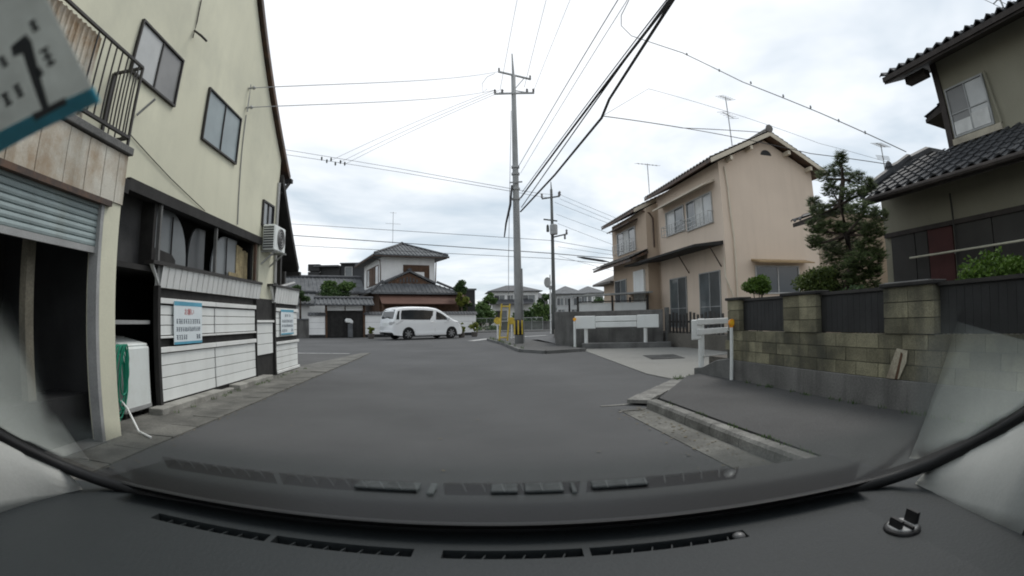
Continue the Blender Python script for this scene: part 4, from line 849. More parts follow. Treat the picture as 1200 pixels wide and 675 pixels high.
mb = MB(); mb.tube([onp(.12)+Vector((.23,-.05,0)),onp(3.6)+Vector((.2,-.05,0))],.03,6); mb.build('conduit', galv, p1)
Y2 = 38.0
b2 = aty(649.5,395,Y2); b2.z = 0; t2 = aty(646,222,Y2)
p2 = pole('utility_pole', 'darker distant utility pole with a grey transformer behind the corner', b2, t2, .17,.10, polem2, 'utility poles')
def on2(px,py): return aty(px,py,Y2-.05)
for (a,b) in (((635,233),(656,230)),((637,257),(653,259)),((648,278),(665,274))): mb = MB(); mb.bar(on2(*a),on2(*b),.1,.1); mb.build('crossarm', polem2, p2)
for (px,py) in ((635,231),(655,229),(656,228),(664,273),(662,279)): mb = MB(); mb.lathe(on2(px,py),[(.04,-.1),(.1,0),(.06,.12),(.1,.2),(.03,.3)],8); mb.build('insulator', mat('porcelain',(.16,.15,.15)), p2)
mb = MB(); mb.lathe(on2(648,276)+Vector((0,-.35,0)),[(.05,0),(.28,.02),(.3,.1),(.3,.75),(.24,.82),(.05,.85)],14); mb.build('transformer', galv, p2)
mb = MB(); mb.lathe(on2(642,272),[(.05,0),(.12,.05),(.1,.5),(.04,.6)],8); mb.build('fuse_cutout', polem2, p2)
mb = MB(); mb.tube([t2,aty(645.5,213,Y2)],[.06,.03],6); mb.build('top_spike', polem2, p2)
# ================================================================== wires
def wire(label, pts, r=.014, mt=None, sag=0.0, name='overhead_cable', group='overhead cables'):
    P0 = [Vector(p) for p in pts]; fine = []
    for i in range(len(P0)-1):
        n_ = 12
        for k in range(n_ + (1 if i == len(P0)-2 else 0)):
            t = k/n_; q = P0[i]+(P0[i+1]-P0[i])*t; q.z -= sag*4*t*(1-t)*(P0[i+1]-P0[i]).length/30; fine.append(q)
    mb = MB(); mb.tube(fine, r, 5); o = mb.build(name, mt or cablem); tag(o, label, 'cable', group); return o
# line from the corner pole back over the camera's right: vertical plane through (3.15,23.3) and (5.6,-12)
pn_ = Vector((35.3,2.45,0)).normalized()
def onl(px,py,off=0.0): return atpl(px,py,(3.15+off,23.3,0),pn_)
def ext(a,b,L=6): return b+(b-a).normalized()*L
def run(label, a, b, r, mt=None, **k): a,b = Vector(a),Vector(b); return wire(label, [a,b,ext(a,b)], r, mt, **k)
run('thick black cable, upper of the bundle rising from the corner pole', onl(610,232), onl(786,0), .036)
w_pts = [onl(610,248,.1),onl(650,205,.1),onl(705,138,.1),onl(714,116,.1),onl(786,4,.1)]; wire('thick black cable dipping at the house drop, lower of the bundle', w_pts+[ext(w_pts[-2],w_pts[-1])], .038)
run('thin black cable running beside the thick bundle from the corner pole', onl(612,225,-.1), onl(781,0,-.1), .014)
run('black strand lying along the lower thick cable', onl(611,243,.05), onl(779,6,.05), .02)
run('single dark line from the pole middle to the top edge', onl(606,198), onl(724,0), .013, cablem)
run('faint grey line beside the single dark line', onl(610,203,.2), onl(735,0,.2), .009, cableg)
run('high line leaving the crossarm left side toward the top edge', A1+Vector((.3,0,.2)), onl(606,0,-.6), .010, cableg)
run('high line leaving the crossarm right side toward the top edge', B1+Vector((-.5,0,.3)), onl(640,0,.5), .010, cableg)
run('faint high line right of the crossarm', B1+Vector((0,0,.2)), onl(668,0,.9), .008, cableg)
# drops to houses on the right
drop = onl(706,136,.1)
wire('house drop cable from the black bundle to the tan house gable', [drop, aty(800,150,14.5), Vector((12.3,15.6,8.25))], .014, cablem)
wire('long house drop cable passing over the pine toward the olive house', [drop, aty(830,155,14), aty(950,180,11.5), aty(1062,196,9.0)], .012, cablem)
sp = [onl(737,0,.3),onl(728,18,.35),onl(728,30,.4),onl(740,42,.5)]
wire('spiral-wrapped house cable sloping down to the olive house roof', sp+[atx(800,62,5.2),atx(870,96,6.2),atx(960,132,7.2),atx(1062,178,8.9)], .011, cableg, sag=.15)
for k,(px,py,X) in enumerate(((805,64,5.25),(843,83,5.85),(880,97.5,6.35),(918,113,6.75),(950,126,7.1),(983,142,7.5),(1014,156,8.0))):
    c = atx(px,py,X); mb = MB(); mb.lathe(c,[(.01,-.02),(.022,-.01),(.02,.03),(.008,.05)],6); tag(mb.build('cable_clip', cableg),('first','second','third','fourth','fifth','sixth','seventh')[k]+' small clip from the cable bundle on the spiral-wrapped house cable','clip','clips along the spiral cable')
wire('pale service line with clamp between the cable bundle and the tan house', [drop, aty(760,104,15), aty(830,124,15), aty(960,168,15.6), aty(1040,190,14.5)], .008, cableg)
# wires to the left building
WB1 = Vector((WX+.12,9.0,5.93)); WB2 = Vector((WX+.12,9.02,5.5))
wire('upper service line from the pole top to the cream wall bracket', [A2, WB1], .010, cableg, sag=.5)
wire('lower service line from the pole top to the cream wall bracket', [A1+Vector((0,0,.2)), WB2], .010, cableg, sag=.5)
yl = 30.0
for k,(a,b,lb_) in enumerate((((300,170),(640,228),'upper of two long lines sloping from the cream gable to the pole'),((300,176),(640,232),'lower of two long lines sloping from the cream gable to the pole'))):
    wire(lb_, [aty(*a,yl-2), aty(470,198+4*k,yl), aty(604,222+3*k,25.2), aty(b[0]+8,b[1],38.0)], .013, cablem, sag=.1)
for k,(px,py) in enumerate(((388,188),(397,191),(405,192))):
    wire(('leftmost','middle','rightmost')[k]+' of three thin lines climbing from the line spacers to the crossarm', [aty(px,py,29.5), A1+Vector((.25*k,0,.2))], .010, cableg)
for k,(px,py) in enumerate(((377,186),(383,189),(388,187),(393,192),(399,190),(404,192))):
    c = aty(px,py,29.4); mb = MB(); mb.lathe(c,[(.02,-.12),(.06,-.05),(.06,.08),(.02,.14)],6); tag(mb.build('line_spacer', polem2),('leftmost','second from left','third from left','fourth from left','fifth from left','rightmost')[k]+' of six small dark spacers on the long lines left of the pole','spacer','line spacers')
far = (((318,261),(648,282),(735,297),.018,'upper far cable crossing above the tiled house to the distant pole'),((318,274),(648,297),(735,304),.03,'thick middle far cable crossing above the tiled house'),((318,286),(648,303),(735,311),.018,'lowest far cable crossing above the tiled house'))
for a,b,c,r_,lb_ in far: wire(lb_, [aty(*a,Y2), aty(*b,Y2-.1), aty(*c,Y2)], r_, cablem, sag=.12)
for k,(a,b) in enumerate((((656,228),(740,263)),((656,233),(740,268)),((650,237),(740,272)),((652,251),(735,281)),((654,262),(735,293)),((654,289),(735,301)),((655,300),(722,318)))):
    wire(('topmost','second','third','fourth','fifth','sixth','lowest')[k]+' thin line fanning right from the distant pole', [aty(*a,Y2), aty(*b,30.0)], .011, cablem, sag=.1)
mb = MB(); a = aty(676,301,Y2-.3); b = aty(714,307,Y2-1); mb.tube([a,a+(b-a)*.2,a+(b-a)*.8,b],[.02,.09,.09,.02],8); tag(mb.build('splice_closure', cablem),'fat black splice case on the thick far cable right of the distant pole','cable')
for lb_,a,b in (('thin wire crossing low behind the corner pole, far left',(560,180),(608,175)),):
    pass
# antennas
def antenna(label, base, h, arms, mt=None):
    r = root('tv_antenna', label, 'antenna', base, 'television antennas'); b = Vector(base); mb = MB(); mb.tube([b,b+Vector((0,0,h))],.022,6); mb.build('mast', mt or galv, r)
    for (f,wd,ang,n_) in arms:
        c = b+Vector((0,0,h*f)); d = Vector((math.cos(ang),math.sin(ang),0)); e = Vector((-d.y,d.x,0)); mb = MB(); mb.tube([c-d*wd/2,c+d*wd/2],.014,5); bm_ = mb.build('boom', mt or galv, r)
        for k in range(n_):
            q = c-d*wd/2+d*wd*k/max(1,n_-1); mb = MB(); mb.tube([q-e*.25-Vector((0,0,.06)),q+e*.25+Vector((0,0,.06))],.009,4); mb.build('element', mt or galv, bm_)
    return r
antenna('antenna on the tan house ridge, two crossed booms', aty(858,171,17.5), (aty(858,115,17.5)-aty(858,171,17.5)).z, ((.98,.75,.3,6),(.62,1.0,.5,5)))
antenna('small antenna on the far end of the tan house roof', aty(761,226,24), (aty(761,192,24)-aty(761,226,24)).z, ((.97,1.3,.1,7),))
antenna('antenna above the olive house roof behind the pine', aty(1038,205,12), (aty(1038,170,12)-aty(1038,205,12)).z, ((.96,.7,.2,6),(.55,.5,.6,4)))
antenna('antenna at the top right corner on the olive house roof', atx(1184,30,9.8), .7, ((.9,.5,1.2,4),))

# ================================================================== street furniture at the corner
yb_ = root('yellow_barrier', 'narrow yellow steel barrier of two posts beside the concrete pole', 'barrier', (2.85,26.6,.1))
pp = [(aty(585,401,26.6),aty(588,356,26.6)),(aty(594.5,401,26.6),aty(597.5,356,26.6))]
for a,b in pp: mb = MB(); mb.tube([a,b],.045,8); mb.build('post', yellow, yb_)
for f in (.12,.93): mb = MB(); mb.tube([pp[0][0]+(pp[0][1]-pp[0][0])*f,pp[1][0]+(pp[1][1]-pp[1][0])*f],.035,8); mb.build('crossbar', yellow, yb_)
for (px,Yd,lb_) in ((583,29.5,'yellow disc marker on a short white post left of the yellow barrier'),(599.5,29.0,'yellow disc marker on a short white post right of the yellow barrier')):
    c = aty(px,376,Yd); r = root('road_marker', lb_, 'marker', (c.x,c.y,.05)); mb = MB(); mb.tube([(c.x,c.y,.05),(c.x,c.y,c.z)],.05,8); mb.build('post', white, r)
    mb = MB(); mb.lathe(c+Vector((0,-.06,0)),[(.12,0),(.21,.01),(.21,.05),(.12,.06)],16,(0,1,0)); mb.build('disc', yellow, r)
c = aty(645.5,392,39); r = root('road_sign', 'round sign on a slim white pole before the distant utility pole', 'sign', (c.x,c.y,0)); mb = MB(); mb.tube([(c.x,c.y,0),aty(644.5,322,39)],.05,8); mb.build('post', white, r)
s_ = aty(642,331,38.8); mb = MB(); mb.lathe(s_,[(.1,0),(.42,.01),(.42,.04),(.1,.05)],20,(-.8,1,0)); mb.build('sign_plate', galv, r); s_ = aty(646,337,38.8); mb = MB(); mb.box(s_-Vector((.2,.02,.15)),s_+Vector((.2,.02,.15))); mb.build('sub_plate', galv, r)

# ================================================================== traditional house across the junction
TW = TR(-6.4,36.3,0,20)
def W_(s,y,z): return TW @ Vector((s,y,z))
def wroot(name,label,cat,s,y): p = W_(s,y,0); return root(name,label,cat,(p.x,p.y,0))
hw = wroot('traditional_house','traditional house with grey hipped tile roofs and white upper walls','house',4.5,7)
mb = MB(TW); mb.box((2.25,4,3),(6.85,12,6.55)); mb.build('wall', plaster, hw)
mb = MB(TW); mb.box((1.9,3.2,0),(8.7,12.5,3.5)); mb.build('wall', brownwood, hw)
mb = MB(TW); hip(mb,1.4,7.85,3.1,12.9,6.5,1.35,3.2); rf = mb.build('roof', kawara2, hw)
mb = MB(TW); mb.tube([(4.6,6.4,7.92),(4.6,9.6,7.92)],.16,8); mb.tube([(4.6,6.4,7.9),(1.5,3.2,6.6)],.11,6); mb.tube([(4.6,6.4,7.9),(7.75,3.2,6.6)],.11,6); mb.tube([(4.6,9.6,7.9),(1.5,12.8,6.6)],.11,6); mb.build('ridge', kawara, rf)
# tile ribs on the two visible slopes
for k in range(20):
    x = 1.55+.32*k; t = min((x-1.4)/3.2,(7.85-x)/3.25,1.0)
    mb = MB(TW); mb.bar((x,3.12,6.53),(x,3.1+3.3*t,6.53+1.35*t),.09,.06); mb.build('tile_rib', kawara2, rf)
for k in range(24):
    y = 3.3+.4*k; t = min((y-3.1)/3.3,(12.9-y)/3.3,1.0); mb = MB(TW); mb.bar((1.42,y,6.53),(1.4+3.2*t,y,6.53+1.35*t),.09,.06); mb.build('tile_rib', kawara2, rf)
mb = MB(TW); mb.box((1.4,3.1,6.34),(7.85,3.16,6.46)); mb.box((1.4,3.1,6.34),(1.46,12.9,6.46)); mb.build('fascia', brownwood, rf)
T4 = TW @ TR(0,4,0,0); T5 = TW @ TR(2.25,0,0,-90)
window(hw, T4, 4.15,6.3,4.72,5.72,2,brownwood,[brownwood,brownwood],.06,.05); mb = MB(T4); mb.box((5.0,-.08,4.65),(5.9,-.05,5.2)); mb.build('shutter_box', plaster, hw)
window(hw, T5, -10.5,-5.2,4.3,5.8,4,brownwood,[gl_grey,brownwood,brownwood,gl_dark],.06,.05)
mb = MB(TW); mb.tube([(1.5,4.2,6.3),(2.1,3.96,6.1),(2.15,3.95,5.5),(2.15,3.95,4.2)],.05,6); mb.build('downpipe', brownmetal, hw)
mb = MB(TW); mb.tube([(7.7,3.3,6.35),(6.95,3.95,6.1),(6.9,3.95,4.4)],.05,6); mb.build('downpipe', brownmetal, hw)
# lower gabled roof
mb = MB(TW); mb.add([(1.1,2.4,3.42),(8.65,2.4,3.42),(6.6,3.7,4.25),(2.5,3.7,4.25),(1.1,2.4,3.28),(8.65,2.4,3.28),(8.65,12.6,3.42),(6.6,12.6,4.25),(1.1,12.6,3.42),(2.5,12.6,4.25)],[(0,1,2,3),(4,5,1,0),(1,6,7,2),(0,3,9,8)]); lr = mb.build('lower_roof', kawara2, hw)
for k in range(22):
    x = 1.3+.34*k; t = min(1,(x-1.1)/1.4,(8.65-x)/2.05); mb = MB(TW); mb.bar((x,2.42,3.44),(x,2.4+1.3*t,3.44+.83*t),.09,.06); mb.build('tile_rib', kawara2, lr)
mb = MB(TW); mb.prism([(2.3,3.4,4.2),(4.5,3.4,5.15),(4.5,3.4,5.30),(2.2,3.4,4.32)],(0,1.0,0)); mb.prism([(6.7,3.4,4.2),(4.5,3.4,5.15),(4.5,3.4,5.30),(6.8,3.4,4.32)],(0,1.0,0)); mb.build('gable_roof', kawara2, lr)
mb = MB(TW); mb.prism([(2.6,3.6,4.2),(6.4,3.6,4.2),(4.5,3.6,5.1)],(0,.1,0)); mb.build('gable_panel', brownwood, lr)
for k in range(6): mb = MB(TW); x = 3.7+.28*k; mb.box((x,3.55,4.3),(x+.12,3.59,4.55+.1*(2.5-abs(k-2.5)))); mb.build('gable_slat', kawara, lr)
for p_,q_,r_ in (((4.5,3.3,5.33),(4.5,4.4,5.33),.13),((2.2,3.35,4.36),(1.1,2.4,3.5),.1),((6.8,3.35,4.36),(8.6,2.4,3.5),.1)): mb = MB(TW); mb.tube([p_,q_],r_,8); mb.build('ridge', kawara, lr)
mb = MB(TW); mb.prism([(1.75,2.9,3.24),(1.75,1.5,2.45),(1.75,1.5,2.50),(1.75,2.9,3.30)],(7.45,0,0)); mb.build('awning', awningm, hw)
for x in (8.7,1.8): mb = MB(TW); mb.box((x,1.6,0),(x+.15,1.75,2.5)); mb.build('awning_post', brownwood, hw)
antenna('antenna on the traditional house roof', W_(3.75,6.4,7.9), 2.8, ((.97,.5,.4,4),(.62,1.3,.3,6)))
# plaster garden wall
def plaster_wall(label,s0,s1,z1):
    r = wroot('plaster_wall',label,'wall',(s0+s1)/2,0); mb = MB(TW); mb.box((s0,-.1,.22),(s1,.1,z1-.22)); mb.build('wall', plaster, r); mb = MB(TW); mb.box((s0,-.12,0),(s1,.12,.22)); mb.build('base', darkpanel, r)
    mb = MB(TW); mb.prism([(s0-.08,-.24,z1-.22),(s0-.08,.24,z1-.22),(s0-.08,.06,z1),(s0-.08,-.06,z1)],(s1-s0+.16,0,0)); cp_ = mb.build('tile_coping', kawara, r)
    for k in range(int((s1-s0)/.24)): mb = MB(TW); x = s0+.1+.24*k; mb.bar((x,-.25,z1-.20),(x,-.06,z1+.01),.07,.05); mb.build('coping_tile', kawara2, cp_)
    for z in (.65,1.08): mb = MB(TW); mb.box((s0,-.104,z),(s1,-.1,z+.012)); mb.build('joint', kawara2, r)
plaster_wall('white plaster wall with tile coping behind the white van',.12,8.85,1.84)
plaster_wall('short white plaster wall pier left of the dark gate',-3.95,-2.82,1.78)
gt2 = wroot('roofed_gate','dark timber gate with small tiled roof between white plaster walls','gate',-1.3,0)
mb = MB(TW); mb.box((-2.7,.02,0),(.08,.10,1.88)); mb.build('door', blackwood, gt2)
for k in range(9): mb = MB(TW); x = -2.68+.31*k; mb.box((x,.0,.05),(x+.27,.019,1.84)); mb.build('door_board', blackwood, gt2)
for x in (-2.78,.0): mb = MB(TW); mb.box((x,-.12,0),(x+.14,.1,2.4)); mb.build('post', brownwood, gt2)
for a,b in ((-2.6,-1.36),(-1.28,-.02)): mb = MB(TW); mb.box((a,-.04,1.93),(b,.02,2.28)); mb.build('white_panel', plaster, gt2)
mb = MB(TW); mb.box((-2.8,-.06,1.86),(.15,.1,1.93)); mb.box((-2.8,-.06,2.28),(.15,.1,2.38)); mb.build('lintel', blackwood, gt2)
mb = MB(TW); mb.prism([(-3.55,-.75,2.36),(-3.55,.0,2.78),(-3.55,.75,2.36),(-3.55,.75,2.30),(-3.55,-.75,2.30)],(4.25,0,0)); gr_ = mb.build('roof', kawara2, gt2)
for k in range(15): mb = MB(TW); x = -3.45+.29*k; mb.bar((x,-.76,2.38),(x,-.05,2.79),.09,.06); mb.build('tile_rib', kawara2, gr_)
mb = MB(TW); mb.tube([(-3.6,0,2.84),(.75,0,2.84)],.11,8); mb.build('ridge', kawara, gr_)
# bundle before the gate
bd = wroot('covered_stand','pale cloth-topped grey stand in front of the dark gate','stand',-1.0,-.5); mb = MB(TW); mb.box((-1.2,-.6,0),(-.85,-.35,1.0)); mb.build('stand', kawara2, bd, bevel=.05); mb = MB(TW); mb.prism([(-1.42,-.65,1.25),(-1.3,-.65,1.38),(-1.0,-.65,1.34),(-.82,-.65,1.18),(-.86,-.65,.98),(-1.1,-.65,1.05),(-1.35,-.65,1.08)],(0,.35,0)); mb.build('cloth_cover', white, bd, bevel=.06, seg=2)
# tiled outbuildings left of the gate
def outb(label,s0,s1,y0,y1,ze,h,wallm,ribs=0.34):
    r = wroot('outbuilding',label,'house',(s0+s1)/2,(y0+y1)/2); mb = MB(TW); mb.box((s0+.5,y0+.5,0),(s1-.5,y1-.5,ze)); mb.build('wall', wallm, r)
    ym = (y0+y1)/2; mb = MB(TW); mb.prism([(s0,y0,ze),(s0,ym,ze+h),(s0,y1,ze),(s0,y1,ze-.12),(s0,y0,ze-.12)],(s1-s0,0,0)); o = mb.build('roof', kawara2, r)
    for k in range(int((s1-s0)/ribs)): mb = MB(TW); x = s0+.1+ribs*k; mb.bar((x,y0-.01,ze+.02),(x,ym,ze+h+.02),.09,.06); mb.build('tile_rib', kawara2, o)
    mb = MB(TW); mb.tube([(s0-.05,ym,ze+h+.08),(s1+.05,ym,ze+h+.08)],.14,8); mb.build('ridge', kawara, o)
outb('low tiled outbuilding behind the gate roof',-5.6,1.2,5.5,10.5,3.55,1.35,plaster)
outb('small tiled shed roof left of the gate pier',-6.9,-3.2,2.4,5.4,2.5,.85,plaster)
outb('grey tiled house half hidden beyond the cream building',-12.5,-4.6,9.5,15,4.1,1.2,stucco_g)
lw = wroot('low_wall','low grey-green wall left of the gate pier','wall',-6,0); mb = MB(TW); mb.box((-9.5,-.1,0),(-3.98,.1,1.25)); mb.build('wall', concrete_w, lw); mb = MB(TW); mb.box((-9.5,-.16,1.25),(-3.98,.16,1.35)); mb.build('coping', kawara2, lw)
# dark modern block
db = root('dark_apartment_block','black flat-roofed apartment block far behind the gate','building',(-22,68,0))
c0 = aty(367,330,66); c1 = aty(424,310,66)
mb = MB(); a = aty(398,330,66).x; mb.box((c0.x+1,66,0),(a,76,aty(390,313.5,66).z)); mb.build('block', darkpanel, db)
mb = MB(); mb.box((a+.01,66.5,0),(c1.x+4,78,aty(405,309,66.5).z)); mb.build('block', mat('charcoal',(.045,.047,.05),.7,.1,1,.05,40,.05), db)
mb = MB(); mb.box((c0.x+.2,65.2,aty(390,313,66).z),(a,76,aty(390,313,66).z+.2)); mb.box((a,65.8,aty(405,309,66).z),(c1.x+4.3,78,aty(405,308,66).z)); mb.build('roof_slab', kawara2, db)
for k in range(2): mb = MB(); z = aty(370,318+9*k,66).z; mb.box((c0.x-.6,65.4,z),(c0.x+1.0,67,z+.9)); mb.build('balcony', darkpanel, db)
TBk = TR(0,66.5,0); window(db, TBk, aty(395.5,316,66).x+1.0,aty(395.5,316,66).x+1.9,aty(398,324,66).z,aty(398,313,66).z,1,alu,[gl_mid],.08,.08)

# plants at the traditional house
def garden_tree(label, s, y, z, r_, hgt, lm, seed, n=1600, size=.09, name='garden_tree'):
    p = W_(s,y,z); b = W_(s,y,0); cl = clumps_in(p.x,p.y,p.z,r_*.7,r_*.7,hgt*.7,12,r_*.45,seed); return tree(name,label,(b.x,b.y,0),([b,b+(p-b)*.6,p],[.1,.08,.05]),cl,n,size,lm,seed)
def px_s(px,py,off):
    nn = (TW.to_3x3() @ Vector((0,-1,0))); p = atpl(px,py,W_(0,off,0),nn); q = TW.inverted() @ p; return q.x,q.z
for (px,py,off,r_,h_,lm_,lb_,sd_) in ((388,336,2.2,.75,.5,leaf_m,'round pruned tree above the gate roof, left one',11),(405,335,2.6,1.0,.55,leaf_m,'wider pruned tree above the gate roof, right one',12),(392,344,1.8,1.6,.3,leaf_d,'low hedge-like crown just over the gate roof',13),(352,344,2.0,.9,.9,leaf_d,'dark tree peeping past the cream building lean-to',14),(539,335,1.6,.7,.45,leaf_d,'pruned pine crown at the right end of the plaster wall',15),(546,350,1.4,.8,1.3,leaf_d,'dark garden tree behind the right end of the plaster wall',16),(541,352,1.0,.6,.8,leaf_y,'yellowish shrub at the right end of the brown awning',17)):
    s_,z_ = px_s(px,py,off); garden_tree(lb_,s_,off,z_,r_,h_,lm_,sd_)
s_,z_ = px_s(551,345,3); tw_ = wroot('dark_shed','narrow dark shed at the right end of the traditional house','shed',9.6,3.5); mb = MB(TW); mb.box((9.3,3,0),(10.1,5,z_+.35)); mb.build('wall', darkpanel, tw_); mb = MB(TW); mb.box((9.2,2.9,z_+.35),(10.2,5.1,z_+.5)); mb.build('roof', kawara2, tw_)
def potted(label, px, py, rr_, hh, lm, seed):
    g_ = gnd(px,py); r = root('potted_plant', label, 'potted plant', (g_.x,g_.y,0), 'potted plants along the plaster wall'); mb = MB(); mb.lathe(g_,[(.14,0),(.2,.02),(.24,.32),(.2,.34)],12); mb.build('pot', pot, r)
    lb = MB(); leaves(lb, clumps_in(g_.x,g_.y,.34+hh*.5,rr_*.6,rr_*.6,hh*.4,8,rr_*.45,seed), 420, .07, seed); lb.build('foliage', lm, r)
potted('small potted plant at the wall end behind the van tail', 435,397.0,.30,.55,leaf_y,21); potted('potted yellow-green plant just ahead of the van nose', 541,395.5,.32,.75,leaf_y,22); potted('larger potted plant at the right end of the plaster wall', 556,394.5,.5,.95,leaf_y,23)

# ================================================================== white van
g_ = gnd(478.5,398.4)
VA = 34
Vx = Vector((math.cos(R(VA)),math.sin(R(VA)),0)); Vy = Vector((-Vx.y,Vx.x,0))
VS = 1.1
o_ = g_ - Vx*1.0*VS + Vy*.86*VS
TVn = TR(o_.x,o_.y,0,VA) @ Matrix.Scale(VS,4)
vn = root('parked_van','white minivan parked against the white plaster wall','van',(o_.x,o_.y,0))
zt_p = [(0,.80),(.04,1.02),(.10,1.18),(.24,1.62),(.36,1.78),(.7,1.865),(1.4,1.89),(2.4,1.875),(2.95,1.80),(3.3,1.66),(3.75,1.37),(4.1,1.14),(4.5,1.02),(4.72,.90),(4.82,.72),(4.85,.62)]
def interp(tab,x):
    for (a,fa),(b,fb) in zip(tab,tab[1:]):
        if a <= x <= b: return fa+(fb-fa)*(x-a)/(b-a)
    return tab[-1][1] if x > tab[-1][0] else tab[0][1]
def zbot(x):
    z = interp([(0,.42),(.08,.30),(.5,.24),(4.3,.24),(4.75,.25),(4.85,.36)],x)
    for xc in (1.0,3.95):
        d = abs(x-xc)
        if d < .40: z = max(z, .33+math.sqrt(.40**2-d*d))
    return z
def hwid(x,z):
    w_ = .915 if z < 1.0 else .915-.155*((z-1.0)/.9)**1.25
    e = min(x/.22,1.0); w_ -= .09*(1-e)**2; e = min((4.85-x)/.7,1.0); w_ -= .20*(1-e)**2; return w_
xs_ = sorted(set([4.85*i/60 for i in range(61)]+[.6,1.4,3.55,4.35,.603,1.397,3.553,4.347])); vs_=[]; fs_=[]; ns = 16
for x in xs_:
    zb,zt = zbot(x),interp(zt_p,x); ring=[]
    rr_ = min(.12,(zt-zb)*.4)
    for k in range(9): z = zb+(zt-rr_-zb)*k/8; ring.append((hwid(x,z),z))
    for k in range(1,5): t = math.pi/2*k/4; ww = hwid(x,zt-rr_); ring.append((ww-rr_*(1-math.cos(t)),zt-rr_+rr_*math.sin(t)))
    ring += [(.45,zt+.012),(0,zt+.016)]
    full = [(x,-y,z) for y,z in ring]+[(x,y,z) for y,z in ring[-2::-1]]; vs_ += full
m_ = len(full)
for i in range(len(xs_)-1):
    for k in range(m_-1): fs_.append((i*m_+k,i*m_+k+1,(i+1)*m_+k+1,(i+1)*m_+k))
fs_ += [tuple(range(m_)), tuple((len(xs_)-1)*m_+k for k in range(m_))[::-1]]
mb = MB(TVn); mb.add(vs_,fs_); body = mb.build('body', carpaint, vn, smooth=True)
mb = MB(TVn); mb.box((.25,-.80,.27),(4.5,.80,.7)); mb.build('underbody', rubber, vn)
def side_glass(pts, mt, nm, par, off=.006):
    mb = MB(TVn); a = [(x,-(hwid(x,z)+off),z) for x,z in pts]; b = [(x,-(hwid(x,z)-.02),z) for x,z in pts]; n_ = len(pts); mb.add(a+b,[tuple(range(n_))]+[(i,(i+1)%n_,n_+(i+1)%n_,n_+i) for i in range(n_)]); return mb.build(nm, mt, par)
vg = glassy('van_glass',(.02,.024,.026),.05,.8)
side_glass([(.52,1.16),(1.4,1.14),(2.45,1.13),(2.66,1.4),(2.74,1.66),(2.0,1.70),(1.2,1.705),(.62,1.68),(.54,1.45)],vg,'side_window',vn)
side_glass([(2.86,1.13),(3.3,1.13),(3.80,1.12),(3.55,1.32),(3.22,1.52),(2.95,1.62),(2.88,1.4)],vg,'side_window',vn)
side_glass([(.22,1.16),(.42,1.16),(.45,1.45),(.5,1.66),(.38,1.64),(.26,1.35)],vg,'side_window',vn)
mb = MB(TVn); zz0=[(.115,1.20),(.245,1.60),(.33,1.72)]; pts=[]
mb.add([(.10,-.74,1.20),(.10,.74,1.20),(.225,.70,1.60),(.31,.64,1.73),(.31,-.64,1.73),(.225,-.70,1.60)],[(0,1,2,5),(5,2,3,4)]); mb.build('rear_window', vg, vn)
side_glass([(.03,.92),(.25,.88),(.50,.98),(.72,1.12),(.45,1.10),(.06,1.06)],taill,'tail_lamp',vn,.012)
mb = MB(TVn); mb.box((-.012,-.80,.86),(.05,-.45,1.04)); mb.build('tail_lamp', taill, vn, bevel=.02); mb = MB(TVn); mb.box((-.005,-.35,.80),(.03,.35,.98)); mb.build('number_plate', white_cl, vn)
mb = MB(TVn); mb.box((-.02,-.78,.42),(.1,.78,.55)); mb.build('rear_bumper', carpaint, vn, bevel=.03)
side_glass([(4.45,.78),(4.78,.68),(4.80,.80),(4.55,.95),(4.3,1.0)],taill,'headlight',vn,.01)
for (x0,x1) in ((1.42,1.428),(2.77,2.778),(3.72,3.728)): side_glass([(x0,.42),(x1,.42),(x1,1.1),(x0,1.1)],rubber,'door_gap',vn,.003)
for x in (2.5,3.45): mb = MB(TVn); mb.box((x,-.945,.98),(x+.2,-.90,1.02)); mb.build('door_handle', carpaint, vn, bevel=.01)
mb = MB(TVn); mb.box((3.62,-1.06,1.12),(3.78,-.88,1.28)); mb.build('mirror', carpaint, vn, bevel=.03,seg=2)
side_glass([(1.45,.30),(3.5,.30),(3.5,.42),(1.45,.42)],carpaint,'side_skirt',vn,.02)
for x in (1.0,3.95):
    for sg in (-1,1):
        mb = MB(TVn); mb.lathe((x,sg*.78-.11,.335),[(.20,0),(.30,0),(.335,.03),(.335,.19),(.30,.22),(.20,.22)],24,(0,1,0)); tw = mb.build('wheel', rubber, vn, smooth=False)
        mb = MB(TVn); ys = sg*.78+(-.115 if sg < 0 else .105); mb.lathe((x,ys,.335),[(.06,0),(.215,0),(.215,.012),(.06,.02)],24,(0,1,0)); rm = mb.build('rim', darkmetal, tw)
        for k in range(7):
            an = 2*math.pi*k/7; d = Vector((math.cos(an),0,math.sin(an))); c_ = Vector((x,ys-.012*(1 if sg<0 else -1),.335)); mb = MB(TVn); mb.bar(c_+d*.02,c_+d*.215,.05,.02,(0,1,0)); mb.build('spoke', rimm, tw)

